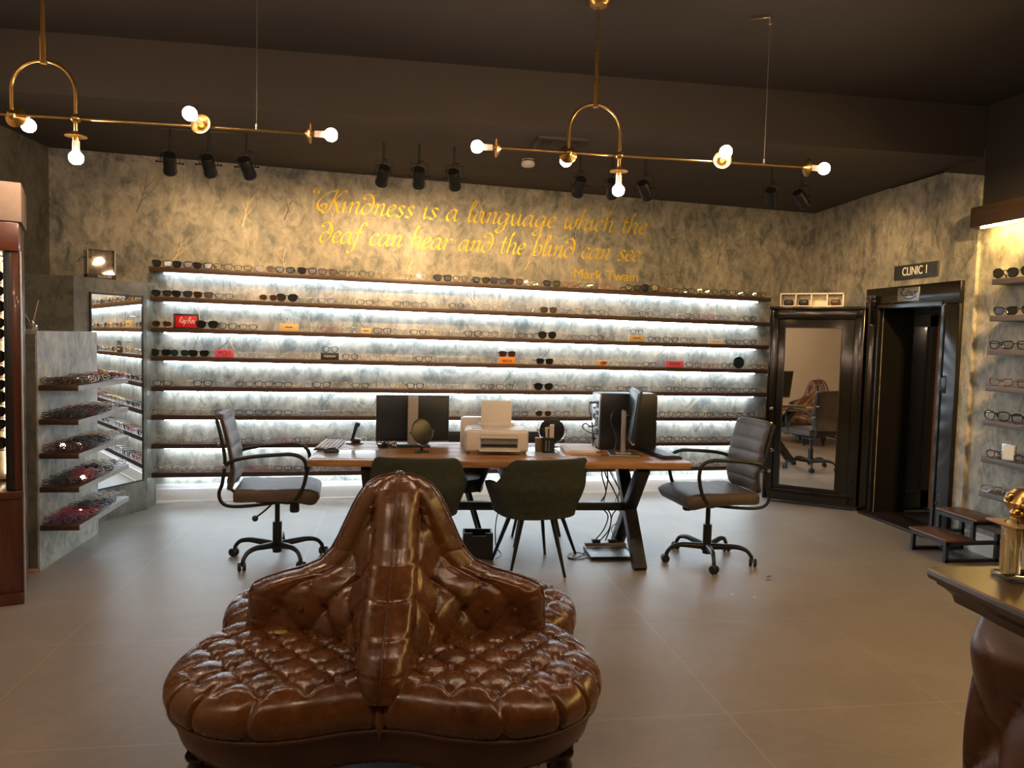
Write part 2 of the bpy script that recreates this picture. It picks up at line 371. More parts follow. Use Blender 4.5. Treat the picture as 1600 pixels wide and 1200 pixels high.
def script(words, unit, mtx_at, length=None, nib=.17, slant=.24, thick=.004, gap=.62, angle=.75):
    """returns one MB per word; mtx_at(x) gives the surface frame"""
    tot = sum(sum(GL[c][0] for c in wd) for wd in words) + gap * (len(words) - 1)
    k = (length / unit) / tot if length else 1.0
    out = []; x = 0
    nv = Vector((cos(angle), sin(angle))) * nib / 2
    for wd in words:
        mb = MB()
        for ch in wd:
            adv, strokes = GL[ch]
            for st in strokes:
                pts = catmull([(p[0], p[1], 0) for p in st], 7)
                L = []; Rr = []
                for i, p in enumerate(pts):
                    t = (pts[min(i + 1, len(pts) - 1)] - pts[max(i - 1, 0)]).normalized(); nrm = Vector((-t.y, t.x))
                    h = max(abs(nrm.dot(nv)), .022)
                    if i in (0, len(pts) - 1): h = max(h * .6, .02)
                    for lst, sg in ((L, 1), (Rr, -1)):
                        q = Vector((p.x, p.y)) + nrm * h * sg
                        lst.append(Vector(((x + (q.x + .12) * min(k, 1.18) + q.y * slant) * unit, q.y * unit, 0)))
                G = []
                for z in (0, thick):
                    G.append([[mtx_at @ Vector((v.x, v.y, z)) for v in L], [mtx_at @ Vector((v.x, v.y, z)) for v in Rr]])
                ring = [[G[0][0][i], G[0][1][i], G[1][1][i], G[1][0][i]] for i in range(len(L))]
                V = mb.grid(ring, cv=True)
                mb.bm.faces.new(V[0]); mb.bm.faces.new(V[-1][::-1])
            x += adv * k
        x += gap * k
        out.append(mb)
    return out

# ================================================================== THE SETTING
TH = atan(.0747)                                         # the back wall runs a little skew to the tile grid
def yb(x): return 6.894 + (x + 2.091) * .0747
mb = MB(); mb.box((1.6, 2.6, -.05), (9.6, 10.6, .1)); struct('floor', mb, FLOOR, 'grey beige large format tile floor')
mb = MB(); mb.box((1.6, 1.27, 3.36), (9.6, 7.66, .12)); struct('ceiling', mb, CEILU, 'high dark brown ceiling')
mb = MB()
mb.grid([[Vector((-3.0, 5.1, 2.93)), Vector((4.9, 5.1, 2.93))], [Vector((-3.0, 7.6, 3.01)), Vector((4.9, 7.6, 2.875))]])
mb.mi = 1; mb.grid([[Vector((-3.0, 5.1, 2.93)), Vector((4.9, 5.1, 2.93))], [Vector((-3.0, 5.1, 3.42)), Vector((4.9, 5.1, 3.42))]])
mb.grid([[Vector((-3.0, 5.1, 3.42)), Vector((4.9, 5.1, 3.42))], [Vector((-3.0, 7.6, 3.42)), Vector((4.9, 7.6, 3.42))]])
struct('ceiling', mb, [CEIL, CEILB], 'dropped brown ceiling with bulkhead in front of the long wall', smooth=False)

mb = MB()                                               # long plastered wall, with painted twigs on it
x0, x1 = -3.0, 4.45
mb.prism([(x0, yb(x0)), (x1, yb(x1)), (x1, yb(x1) + .2), (x0, yb(x0) + .2)], 0, 3.03)
WBM = frame_mtx((0, yb(0), 0), (cos(TH), sin(TH), 0))
rnd = random.Random(3)
def twig(mb, mtx, x, z, h, lean, mi, wd=.004):
    mb.mi = mi
    pts = catmull([(x, z, .001), (x + lean * h * .4, z + h * .45, .001), (x + lean * h * .5 + .02, z + h, .001)], 6)
    def strip(P, w0):
        rows = []
        for i, p in enumerate(P):
            t = (P[min(i + 1, len(P) - 1)] - P[max(i - 1, 0)]).normalized(); nn = Vector((-t.y, t.x, 0)) * w0 * (1 - .75 * i / (len(P) - 1))
            rows.append([mtx @ (p + nn), mtx @ (p - nn)])
        mb.grid(rows)
    strip(pts, wd)
    for f, s in ((.35, 1), (.55, -1), (.7, 1)):
        p = pts[int(f * (len(pts) - 1))]; L = h * rnd.uniform(.25, .5)
        strip([p, p + Vector((s * L * .35 + lean * L * .4, L * .6, 0)), p + Vector((s * L * .5 + lean * L * .8, L, 0))], wd * .7)
    mb.mi = 0
for x, z, h, l, k in [(-1.35, 2.42, .30, .25, 1), (-1.95, 2.05, .28, .7, 1), (-.98, 2.05, .2, -.3, 1), (-1.0, 2.5, .22, .4, 2), (-2.2, 2.5, .3, .4, 2), (.75, 2.62, .2, .2, 1), (-.62, 2.42, .3, .3, 1),
                      (.1, 2.07, .13, .1, 1), (1.2, 2.16, .2, .5, 1), (1.7, 2.4, .25, -.2, 2), (3.2, 2.3, .3, .2, 2), (3.7, 2.45, .25, -.3, 2), (2.8, 2.15, .2, .1, 2)]:
    twig(mb, WBM, x, z, h, l, k)
for k in range(34):
    twig(mb, WBM, rnd.uniform(-2, 3.7), .32 + .25 * rnd.randrange(7) + rnd.uniform(0, .04), rnd.uniform(.09, .17), rnd.uniform(-1.2, 1.4), rnd.choice((2, 2, 2, 1)), .0028)
struct('wall_back', mb, [PLA, GOLDT, DARKT], 'long mottled plaster wall with lit glasses shelves', smooth=False)

mb = MB()                                               # left wall: dark plaster at the far end
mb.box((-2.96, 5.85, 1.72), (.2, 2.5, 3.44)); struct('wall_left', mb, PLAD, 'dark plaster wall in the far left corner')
mb = MB(); mb.box((-3.06, 1.0, 1.72), (.2, 7.2, 3.44)); struct('wall_left', mb, CREAM, 'plain cream wall at the left')
mb = MB(); mb.box((1.6, -2.6, 1.72), (9.6, .2, 3.44)); struct('wall_front', mb, mat('brown back wall', (.10, .075, .055), .7), 'brown wall behind the viewpoint')
mb = MB()                                               # clinic wall with the strong room doorway
X = 4.27
mb.box((X + .1, 6.80, 1.5), (.2, 1.26, 3.0))
mb.box((X + .1, 5.835, 2.38), (.2, .67, 1.04)); mb.box((X + .1, 5.78, 1.93), (.2, .78, .14))
mtx = Matrix(((0, 0, 1, X), (1, 0, 0, 0), (0, 1, 0, 0), (0, 0, 0, 1)))
mb.prism([(5.5, 1.86), (5.5, 2.905), (5.1, 2.80), (5.1, 1.86)], 0, .2, mtx); mb.prism([(5.39, 0), (5.39, 1.86), (5.1, 1.86), (5.1, 0)], 0, .2, mtx)
for a, b, h, l in [(5.9, 2.35, .35, .6), (5.5, 2.3, .3, -.4), (5.25, 2.1, .3, .9), (6.6, 2.3, .3, .3)]:
    twig(mb, frame_mtx((X, 0, 0), (0, -1, 0)), -a, b, h, l, 1, .003)
struct('wall_right', mb, [PLA, DARKT], 'plaster wall around the clinic doorway', smooth=False)
mb = MB(); mb.prism([(5.5, 2.90), (5.5, 3.0), (5.08, 3.0), (5.08, 2.80)], .01, .3, mtx); struct('trim_2', mb, CEILB, 'brown ceiling infill above the wall corner', smooth=False)
mb = MB(); mb.box((X + .13, 1.3, 1.2), (.2, 7.6, 2.4))
FR = frame_mtx((X + .028, 0, 0), (0, -1, 0))
for a, b, h, l in [(4.99, 1.45, .55, .12), (4.9, .95, .25, -.5), (4.93, 2.1, .25, .2)]: twig(mb, FR, -a, b, h, l, 1, .004)
struct('wall_right', mb, [PLA2, GOLDT], 'pale plaster wall carrying the glasses shelves at the right', smooth=False)
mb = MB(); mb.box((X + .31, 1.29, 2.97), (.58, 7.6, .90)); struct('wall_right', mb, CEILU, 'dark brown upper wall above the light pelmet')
mb = MB(); mb.box((X + .19, 1.27, 2.475), (.58, 7.6, .15), bev=.008); o = struct('trim_3', mb, wood('pelmet wood', (.035, .019, .010), (.07, .04, .022), 1, .5), 'dark wooden light pelmet over the right wall shelves')
mb = MB(); mb.box((X - .075, 1.28, 2.393), (.016, 7.4, .012)); part('led_strip', mb, PELM, o, 'amber light strip')
mb = MB()
L = frame_mtx((0, yb(0), 0), (cos(TH), sin(TH), 0))
def wallbox(mb, xa, xb, za, zb, t, off=0.0):
    mb.prism([(xa, yb(xa) - t - off), (xb, yb(xb) - t - off), (xb, yb(xb) - off), (xa, yb(xa) - off)], za, zb)
wallbox(mb, -2.05, 4.27, 0, .125, .022); wallbox(mb, -2.05, 4.27, .125, .165, .014); wallbox(mb, -2.05, 4.27, 0, .018, .030)
struct('baseboard_back', mb, WHITE, 'white moulded skirting under the lit shelves', smooth=False)
mb = MB(); mb.box((X + .02, 1.25, .065), (.03, 7.66, .13)); mb.box((X + .025, 1.25, .14), (.02, 7.66, .02)); struct('baseboard_right', mb, WHITE, 'white skirting below the right wall shelves')

# strong room doorway
mb = MB()
mb.box((X - .012, 5.785, 1.945), (.05, 1.17, .175), bev=.008); mb.box((X - .012, 6.27, .93), (.05, .20, 1.86), bev=.008); mb.box((X - .012, 5.295, .93), (.05, .19, 1.86), bev=.008)
mb.box((X + .16, 6.19, .93), (.30, .05, 1.86)); mb.box((X + .16, 5.37, .93), (.30, .05, 1.86)); mb.box((X + .16, 5.78, 1.87), (.30, .80, .05))
for y in (6.20, 5.365): mb.box((X - .035, y, .93), (.02, .03, 1.84))
mb.box((X - .035, 5.78, 1.865), (.02, .80, .03))
tr = struct('trim_1', mb, GLOSSB, 'black gloss steel frame of the strong room doorway')
mb = MB(); mb.box((X - .039, 5.33, 1.22), (.004, .07, .12), bev=.002); mb.box((X - .042, 5.345, 1.20), (.004, .014, .035)); part('keep_plate', mb, GLOSSB, tr)
mb = MB(); mb.box((X - .038, 5.31, 1.29), (.006, .04, .016)); mb.box((X - .038, 5.30, .36), (.006, .045, .014)); mb.box((X - .038, 5.33, .29), (.006, .016, .016)); part('bolt_hole', mb, INKB, tr)
mb = MB(); mb.box((X + .05, 5.80, .012), (.32, .86, .024), bev=.006); struct('trim_4', mb, mat('worn steel threshold', (.035, .027, .022), .4, .6), 'worn dark steel threshold plate')
mb = MB()
mb.box((X + 1.05, 6.44, 1.0), (1.6, .1, 2.0)); mb.box((X + 1.05, 5.25, 1.0), (1.6, .1, 2.0)); mb.box((X + 1.85, 5.85, 1.0), (.1, 1.3, 2.0)); mb.box((X + 1.05, 5.85, 2.0), (1.7, 1.3, .1))
struct('wall_passage', mb, mat('black passage paint', (.02, .02, .02), .6), 'dark passage behind the strong room doorway')
d2 = new('door_2', None, None, (4.42, 6.30, .02)); d2['kind'] = 'structure'; d2['label'] = 'inner black panelled door inside the strong room doorway'
mb = MB(); mb.box((.25, .03, .90), (.50, .04, 1.80), bev=.004)
mb.box((.25, .005, 1.74), (.50, .018, .10)); mb.box((.25, .005, .09), (.50, .018, .16)); mb.box((.05, .005, .9), (.10, .018, 1.78)); mb.box((.46, .005, .9), (.08, .018, 1.78))
part('door_panel', mb, mat('black satin door', (.060, .058, .054), .3, coat=.3), d2)
mb = MB(); mb.box((.525, .0, .90), (.05, .08, 1.80)); part('door_edge', mb, OCHRE, d2, 'bare timber edge')
mb = MB(); mb.box((.22, -.008, .165), (.34, .004, .008)); part('kick_trim', mb, STEEL, d2, 'thin metal strip')

# the open vault leaf
rz = radians(-38.5)
d1 = new('door_1', None, None, (3.52, 6.783, 0), rz); d1['kind'] = 'structure'; d1['label'] = 'heavy black steel vault door standing open with a mirror on it'
mb = MB(); mb.box((.415, .07, .945), (.83, .13, 1.83), bev=.012)
for a, b, c, d in ((.415, 1.80, .80, .09), (.415, .085, .80, .11)): mb.box((a, -.004, b), (c, .022, d), bev=.006)
for a in (.045, .785): mb.box((a, -.004, .945), (.075, .022, 1.80), bev=.006)
mb.box((.012, -.012, .945), (.02, .03, 1.82), bev=.004); mb.box((.818, -.012, .945), (.02, .03, 1.82), bev=.004); mb.box((.415, -.008, 1.855), (.83, .05, .03), bev=.006)
part('leaf', mb, GLOSSB, d1)
mb = MB(); mb.box((.395, -.006, .925), (.49, .006, 1.49)); part('mirror_panel', mb, MIRROR, d1, 'tall mirror panel')
mb = MB(); 
for a, b in ((.147, .925), (.643, .925)): mb.box((a, -.010, b), (.008, .012, 1.50))
for z in (.177, 1.673): mb.box((.395, -.010, z), (.50, .012, .008))
part('mirror_bead', mb, BLACK, d1)
for z in (.90, .755):
    mb = MB(); mb.lathe([(.016, 0), (.016, .006), (.008, .010), (.008, .024), (.015, .030), (.012, .040), (.0, .042)], 14, Matrix.Translation((.055, -.015, z)) @ Matrix.Rotation(pi / 2, 4, 'X'))
    part('knob', mb, CHROME, d1, 'small bright knob')
mb = MB(); mb.box((.80, -.022, .24), (.05, .02, .05), bev=.006); part('bolt_bracket', mb, GLOSSB, d1)
mb = MB()
for q in range(1): mb.box((.905, .015, .88), (.085, .03, 1.66), bev=.01)
mb.cyl((.86, .02, .04), (.86, .02, 1.96), .018, 12); mb.cyl((.955, .05, .04), (.955, .05, 1.98), .02, 12)
for z in (1.92, 1.96): mb.box((.90, .03, z), (.14, .04, .02))
part('hinge_post', mb, GLOSSB, d1, 'glossy steel hinge side strip')

# ================================================================== SIGNS BY THE DOORWAY
t = thing('door_sign', 'black CLINIC 1 sign on the wall above the strong room doorway', 'sign', (X, 5.755, 2.15))
mb = MB(); mb.box((-.008, 0, 0), (.016, .535, .118), bev=.002); part('sign_board', mb, SIGNG, t)
new('lettering', text_mesh('CLINIC 1', .10, frame_mtx((-.0165, 0, 0), (0, -1, 0)), INKW, width=.30), t)
t = thing('maker_plate', 'small worn metal maker plate fixed on the black door frame head', 'plate', (X - .037, 5.787, 1.955))
mb = MB(); mb.box((-.003, 0, 0), (.006, .27, .115), bev=.002); part('plate', mb, STEEL, t)
for i, m_ in enumerate(script(['Ratner'], .034, frame_mtx((-.0065, .112, -.012), (0, -1, 0)), .215, nib=.34, thick=.0015)): part('lettering', m_, INKB, t)
mb = MB(); mb.tube(catmull([(-.008, .05, -.024), (-.008, -.03, -.036), (-.008, -.10, -.016)], 6), .004, 6); part('flourish', mb, INKB, t)

# ================================================================== THE QUOTE ON THE WALL
q = thing('wall_quote', 'raised gold lettering of a quotation on the plaster above the top lit shelf', 'lettering', (-.665, yb(-.665), 2.60), TH)
slope = (2.562 - 2.596) / 3.1
for words, xx, zz, ln in ((['“Kindness', 'is', 'a', 'language', 'which', 'the'], -.15, -.003, 3.22), (['deaf', 'can', 'hear', 'and', 'the', 'blind', 'can', 'see'], -.05, -.275, 3.06)):
    mt = frame_mtx((xx, -.001, zz), (1, 0, slope), (-slope, 0, 1))
    for m_ in script(words, .104, mt, ln): part('word', m_, GOLDP, q)
new('attribution', text_mesh('Mark Twain', .135, frame_mtx((2.345, -.003, -.497), (1, 0, slope), (-slope, 0, 1)), GOLDP, width=.66, align='LEFT'), q)

# ================================================================== EYEWEAR (built once per style, then copied)
def rim(cx, hw, hh, p, cat, n=18, cz=.024):
    out = []
    for k in range(n):
        a = 2 * pi * k / n; c, s_ = cos(a), sin(a)
        x = hw * math.copysign(abs(c) ** (2 / p), c); z = hh * math.copysign(abs(s_) ** (2 / p), s_)
        if z > 0: z += cat * hh * max(0, x * math.copysign(1, cx)) / hw
        x *= 1 + .10 * z / hh
        out.append(Vector((cx + x, .0 + abs(cx + x) ** 2 * 1.2, cz + z)))
    return out
def specs(kind='rect', th=.0022, folded=False, k=1.12, split=False):
    hw, hh, p, cat = {'rect': (.027, .0185, 3.4, .0), 'round': (.024, .0225, 2.0, .0), 'pilot': (.028, .022, 2.5, -.12), 'cat': (.028, .020, 2.7, .28), 'way': (.028, .021, 3.2, .15), 'big': (.031, .026, 2.3, .1)}[kind]
    fr, ln, tm = MB(), MB(), []
    cx = hw + .0095; cz = hh + .004
    for sg in (-1, 1):
        R = rim(sg * cx, hw, hh, p, cat, cz=cz)
        fr.tube(R, th, 5, closed=True)
        L = ln.face([v + Vector((0, .0005, 0)) for v in R])
    zb = cz + hh * .45
    fr.tube(catmull([(-.013, .0008, zb), (0, -.001, zb + .004), (.013, .0008, zb)], 3), th, 5)
    for sg in (-1, 1):
        xe = sg * (cx + hw); ye = (cx + hw) ** 2 * 1.2
        b = MB()
        fr.tube([(xe, ye, zb), (xe + sg * .004, ye + .004, zb + .001)], th * 1.1, 5)
        if folded: P = [(xe + sg * .004, ye + .004, zb), (xe * .2, ye + .010 + .004 * sg, zb - .002), (-xe * .55, ye + .013 + .004 * sg, zb - .006), (-xe * .85, ye + .012 + .004 * sg, zb - .02)]
        else: P = [(xe + sg * .004, ye + .004, zb), (xe + sg * .003, ye + .05, zb - .001), (xe - sg * .001, ye + .10, zb - .005), (xe - sg * .004, ye + .128, cz - hh + .002)]
        b.tube(catmull(P, 3), [th * .95] * 7 + [th * 1.1] * 3, 5); tm.append(b)
    for b in [fr, ln] + tm:
        for v in b.bm.verts: v.co *= k
    return fr, ln, tm
def join(fr, ln, tm):
    bm = bmesh.new()
    for i, b in enumerate([fr] + tm + [ln]):
        me = bpy.data.meshes.new('t'); b.bm.to_mesh(me); b.bm.free()
        n0 = len(bm.faces); bm.from_mesh(me); bm.faces.ensure_lookup_table()
        for f in bm.faces[n0:]: f.material_index = 1 if b is ln else 0; f.smooth = True
        bpy.data.meshes.remove(me)
    return bm
STY = {}
def style(key, kind, fm, lm, th=.0022, folded=False, k=1.12):
    bm = join(*specs(kind, th, folded, k)); me = bpy.data.meshes.new(key); bm.to_mesh(me); bm.free()
    me.materials.append(fm); me.materials.append(lm); STY[key] = me
style('black', 'rect', FBLK, CLEAR, .0024); style('blackround', 'round', FBLK, CLEAR, .0024); style('blackway', 'way', FBLK, CLEAR, .0028)
style('tortoise', 'way', FTORT, CLEAR, .0024); style('gold', 'pilot', FGOLD, CLEAR, .0016); style('silver', 'round', FSILV, CLEAR, .0016)
style('silverrect', 'rect', FSILV, CLEAR, .0016); style('red', 'cat', FRED, CLEAR, .0024); style('crystal', 'round', FCLR, CLEAR, .0024); style('navy', 'rect', FBLUE, CLEAR, .0024)
style('sunway', 'way', FBLK, SUNL, .0036, k=1.18); style('suncat', 'cat', FBLK, SUNL, .0036, k=1.15); style('sunround', 'big', FBLK, SUNL, .0036, k=1.2); style('sunpilot', 'pilot', FGOLD, SUNB, .0018, k=1.15)
style('sunbrown', 'way', FTORT, SUNB, .0034, k=1.15); style('sunteal', 'pilot', FBLK, SUNT, .0026, k=1.15)
LOOK = {'black': 'black rectangular eyeglasses', 'blackround': 'round black eyeglasses', 'blackway': 'thick black eyeglasses', 'tortoise': 'brown tortoiseshell eyeglasses', 'gold': 'thin gold eyeglasses',
        'silver': 'round silver eyeglasses', 'silverrect': 'thin silver eyeglasses', 'red': 'red framed eyeglasses', 'crystal': 'clear framed eyeglasses', 'navy': 'navy blue eyeglasses',
        'sunway': 'square black sunglasses', 'suncat': 'winged black sunglasses', 'sunround': 'big round black sunglasses', 'sunpilot': 'gold rimmed brown sunglasses', 'sunbrown': 'brown sunglasses', 'sunteal': 'teal lensed sunglasses'}
COL = {'red': FRED, 'pink': FPINK, 'navy': FBLUE, 'green': FTEAL, 'purple': FPURP, 'black': FBLK, 'brown': FTORT, 'silver': FSILV, 'clear': FCLR}
for c_, m_ in COL.items(): style('fold' + c_, 'rect' if c_ in ('black', 'silver', 'navy') else 'round', m_, CLEAR, .0028, True, .92)

# ================================================================== LIT WALL SHELVES
ZL = [2.035, 1.787, 1.527, 1.285, 1.029, .782, .536, .287]; ZR = [1.982, 1.733, 1.499, 1.255, 1.017, .765, .515, .268]
SL, SD = 5.81, .15
SH0 = Vector((-2.06, 6.756, 0))
def sp(k, u, v=0.0): return Vector((SH0.x + u * cos(TH) - v * sin(TH), SH0.y + u * sin(TH) + v * cos(TH), lerp(ZL[k], ZR[k], u / SL)))
ORDS = ['top', 'second', 'third', 'fourth', 'fifth', 'sixth', 'seventh', 'bottom']
me_b = MB().box((SL / 2, SD / 2, -.02), (SL, SD, .04), bev=.003).mesh('shelf_board', WALNUT)
me_l = MB().box((SL / 2 + .0, SD - .060, -.047), (SL - .20, .018, .013), bev=.003).mesh('led_strip', LEDM)
for k in range(8):
    t = thing('wall_shelf', '%s dark wood shelf%s of the lit glasses wall' % (('topmost' if k == 0 else 'lowest' if k == 7 else ORDS[k]), '' if k in (0, 7) else ' from the top'), 'shelf', (SH0.x, SH0.y, ZL[k]), TH, 'lit glasses shelves')
    t.rotation_euler = (0, math.atan((ZL[k] - ZR[k]) / SL), TH)
    new('board', me_b, t); o = new('led_strip', me_l, t); o['label'] = 'glowing cool white light strip'

XS = {0: [-1.958, -1.80, -1.64, -1.478, -1.317, -1.134, -.97, -.782, -.608], 1: [-1.964, -1.804, -1.636, -1.467, -1.301, -1.106, -.952],
      2: [-1.965, -1.605, -1.441, -1.274], 3: [-1.975, -1.824, -1.672]}
FIRST = {0: ['sunway', 'sunway', 'suncat', 'tortoise', 'black', 'sunpilot', 'suncat', 'sunway', 'sunbrown'], 1: ['suncat', 'sunway', 'sunbrown', 'black', 'gold', 'sunpilot', 'sunround'],
         2: ['sunpilot', 'sunround', 'blackway', 'black'], 3: ['sunway', 'sunteal', 'sunway']}
SUNAT = {0: [(.408, 'sunway'), (.763, 'suncat'), (.931, 'sunway'), (1.083, 'sunbrown'), (1.44, 'sunway'), (2.253, 'suncat'), (2.43, 'sunround')], 1: [(1.416, 'sunbrown')], 2: [(1.41, 'sunround')], 3: [(1.392, 'sunway')],
         4: [(1.386, 'sunround')], 5: [(1.393, 'sunpilot')]}
BLOCK = {2: [(-1.88, -1.66), (-1.03, -.84), (-.33, -.215), (2.22, 2.41), (3.07, 3.25)], 3: [(-1.55, -1.38), (-.67, -.49), (.94, 1.11), (1.89, 2.04), (2.62, 2.83), (3.38, 3.54)]}
CL = ['black', 'gold', 'silver', 'blackround', 'silverrect', 'tortoise', 'black', 'crystal', 'gold', 'silverrect', 'blackway', 'silver', 'navy', 'gold', 'blackround', 'tortoise', 'silverrect', 'black', 'gold', 'silver', 'red']
rg = random.Random(11)
GS = 'glasses displayed on the lit wall shelves'
def place_spec(key, loc, rz, label, cat, group):
    o = new('sunglasses' if key.startswith('sun') else 'eyeglasses', STY[key], None, loc, rz); tag(o, label, cat, group); return o
for k in range(8):
    items = [(x, s_) for x, s_ in zip(XS.get(k, []), FIRST.get(k, []))] + SUNAT.get(k, [])
    x = (max(XS[k]) + .17) if k in XS else -1.965
    if k == 3: x = -1.28
    while x < 3.66:
        bad = any(abs(x - sx) < .155 for sx, _ in items) or any(a - .075 < x < b + .075 for a, b in BLOCK.get(k, []))
        if not bad:
            dark = ['black', 'blackway', 'blackround', 'tortoise'] if (x > 2.6 and rg.random() < .7) else CL
            if k in (4, 5) and x < -1.2: dark = ['blackway', 'gold', 'black', 'silver']
            if k == 7: dark = ['crystal', 'red', 'silver', 'navy', 'crystal', 'black']
            items.append((x + rg.uniform(-.006, .006), rg.choice(dark))); x += .165 if x < 2.6 else .158
        else: x += .03
    items.sort()
    for i, (x, s_) in enumerate(items):
        u = (x - SH0.x) / cos(TH)
        p = sp(k, u, .012); 
        lab = '%s, %s pair from the left on the %s lit wall shelf' % (LOOK[s_], ordn(i + 1), ORDS[k] if k in (0, 7) else ORDS[k] + ' highest')
        place_spec(s_, p + Vector((0, 0, .0005)), TH + rg.uniform(-.10, .10) - (.0 if x < 2.6 else .15), lab, 'sunglasses' if s_.startswith('sun') else 'glasses', GS)

# ------------------------------------------------------------------ small signs standing on the shelves
def sign(name, label, k, xa, xb, h, m, d=.02, v=.02):
    u = ((xa + xb) / 2 - SH0.x) / cos(TH); wd = (xb - xa)
    t = thing(name, label, 'sign', sp(k, u, v), TH)
    mb = MB(); mb.box((0, d / 2, h / 2 + .0005), (wd, d, h), bev=.002); part('sign_block', mb, m, t)
    return t, wd
def onface(z, x=0): return frame_mtx((x, -.0012, z), (1, 0, 0))
t, wd = sign('brand_sign', 'red framed sign with white script on the third lit shelf', 2, -1.862, -1.684, .112, SIGNR)
mb = MB()
for a, b, c, d in ((0, .116, .196, .010), (0, .004, .196, .008), (-.094, .06, .009, .122), (.094, .06, .009, .122)): mb.box((a, .008, b), (c, .03, d), bev=.002)
part('frame', mb, BLACK, t)
for m_ in script(['Ray-Ban'], .026, onface(.044, -.062), .128, nib=.26, thick=.001): part('lettering', m_, INKW, t)
def scriptsign(label, k, xa, xb, h, m, txt, size, ink, wdt, z=None):
    t, wd = sign('brand_sign', label, k, xa, xb, h, m)
    new('lettering', text_mesh(txt, size, onface(z or h / 2), ink, width=wdt), t); return t
t = scriptsign('pink WOLF sign near the left end of the fourth lit shelf', 3, -1.543, -1.392, .068, SIGNP, 'WOLF', .042, INKB, .105, .040)
mb = MB(); mb.box((0, -.001, .014), (.04, .002, .003)); part('underline', mb, INKB, t)
t = scriptsign('pink WOLF sign near the right end of the fourth lit shelf', 3, 2.63, 2.815, .064, SIGNP, 'WOLF', .040, INKB, .115, .036)
t = scriptsign('dark FLEXON sign on the fourth lit shelf carrying a pair of glasses', 3, -.662, -.505, .062, SIGNG, 'FLEXON', .024, INKW, .095)
t = scriptsign('orange eco sign on the fourth lit shelf behind the printer', 3, .952, 1.105, .062, SIGNO, 'eco', .05, INKB, .085)
for lab, k, a, b, h, m, mark in (('cream sign in the middle left of the third lit shelf with glasses on top', 2, -1.015, -.853, .066, SIGNC, .06), ('small cream sign on the third lit shelf above the left monitor', 2, -.316, -.227, .048, SIGNC, .045),
                                 ('cream sign towards the right of the third lit shelf with glasses on top', 2, 2.235, 2.395, .064, SIGNC, .08), ('white sign near the right end of the third lit shelf', 2, 3.08, 3.235, .046, SIGNW, .08)):
    t, wd = sign('brand_sign', lab, k, a, b, h, m)
    mb = MB()
    for i in range(5): mb.box((-mark / 2 + mark * (i + .5) / 5, -.001, h * .52 + .002 * (i % 2)), (mark / 6, .002, .009))
    part('lettering', mb, INKB if m is SIGNC else STEEL, t)
t, wd = sign('brand_sign', 'small cream sign with a red curl on the fourth lit shelf', 3, 1.905, 2.03, .052, SIGNC)
mb = MB(); mb.tube(catmull([(.045, -.002, .036), (.0, -.002, .040), (-.014, -.002, .026), (.0, -.002, .015), (.03, -.002, .020)], 6), .005, 6); mb.tube(catmull([(.04, -.002, .026), (.012, -.002, .03), (.005, -.002, .022)], 4), .004, 6)
part('logo', mb, INKR, t)
t = thing('display_mirror', 'small round mirror standing near the right end of the fourth lit shelf', 'mirror', sp(3, (3.45 - SH0.x), .05), TH)
mb = MB(); mb.lathe([(.0, 0), (.058, 0), (.062, .004), (.058, .010), (0, .011)], 28, Matrix.Translation((0, .01, .064)) @ Matrix.Rotation(pi / 2 - .1, 4, 'X')); part('rim', mb, FBLK, t)
mb = MB(); mb.lathe([(.0, 0), (.052, 0), (.052, .002), (0, .002)], 28, Matrix.Translation((0, -.001, .065)) @ Matrix.Rotation(pi / 2 - .1, 4, 'X')); part('mirror_glass', mb, MIRROR, t)
for key, k, x, h, lab in (('blackround', 3, -.58, .0625, 'dark glasses perched on the dark FLEXON sign'), ('silver', 2, -.935, .0665, 'silver glasses perched on the left cream sign'), ('blackround', 2, 2.315, .0645, 'round dark glasses perched on the right cream sign'), ('sunbrown', 3, 1.03, .0625, 'brown sunglasses perched on the orange eco sign')):
    tag(new('eyeglasses', STY[key], None, sp(k, (x - SH0.x) / cos(TH), .022) + Vector((0, 0, h)), TH), lab, 'glasses')

# ================================================================== MIRROR UNIT IN THE FAR LEFT CORNER
A0, A1 = Vector((-2.36, 6.026, 0)), Vector((-2.045, 6.65, 0))
mb = MB(); mb.prism([(-2.858, 6.03), (A0.x, A0.y), (A1.x, A1.y), (-2.045, 6.895), (-2.858, 6.84)], 0, 1.888)
mu = thing('mirror_unit', 'dark plastered corner unit with a tall mirror beside the lit shelves', 'cabinet', (0, 0, 0))
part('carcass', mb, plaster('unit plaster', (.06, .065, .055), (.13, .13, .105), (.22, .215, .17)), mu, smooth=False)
d_ = (A1 - A0).normalized(); fm = frame_mtx(A0, d_); LEN = (A1 - A0).length
mb = MB()
def fbox(mb, m, c, d, bev=0): 
    R = m.to_3x3(); mb.box(m @ Vector(c), d, rot=R, bev=bev)
fbox(mb, fm, (LEN * .565, 1.015, .004), (.50, 1.50, .006)); part('mirror_panel', mb, MIRROR, mu, 'tall mirror')
mb = MB()
for a in (LEN * .565 - .255, LEN * .565 + .253): fbox(mb, fm, (a, 1.015, .006), (.012, 1.53, .014))
for z in (.258, 1.772): fbox(mb, fm, (LEN * .565, z, .006), (.52, .012, .014))
part('mirror_frame', mb, BLACK, mu)
t = thing('display_case', 'clear acrylic showcase with glasses on top of the corner mirror unit', 'display case', (-2.315, 6.40, 1.8885), radians(28))
mb = MB(); mb.box((0, 0, .018), (.20, .20, .036), bev=.003); part('base', mb, BOXB, t)
new('lettering', text_mesh('FLEXON', .03, frame_mtx((.02, -.1012, .018), (1, 0, 0)), INKW, width=.09), t)
mb = MB()
for a, b, c, d in ((0, -.094, .19, .004), (0, .094, .19, .004), (-.094, 0, .004, .19), (.094, 0, .004, .19)): mb.box((a, b, .128), (c, d, .184))
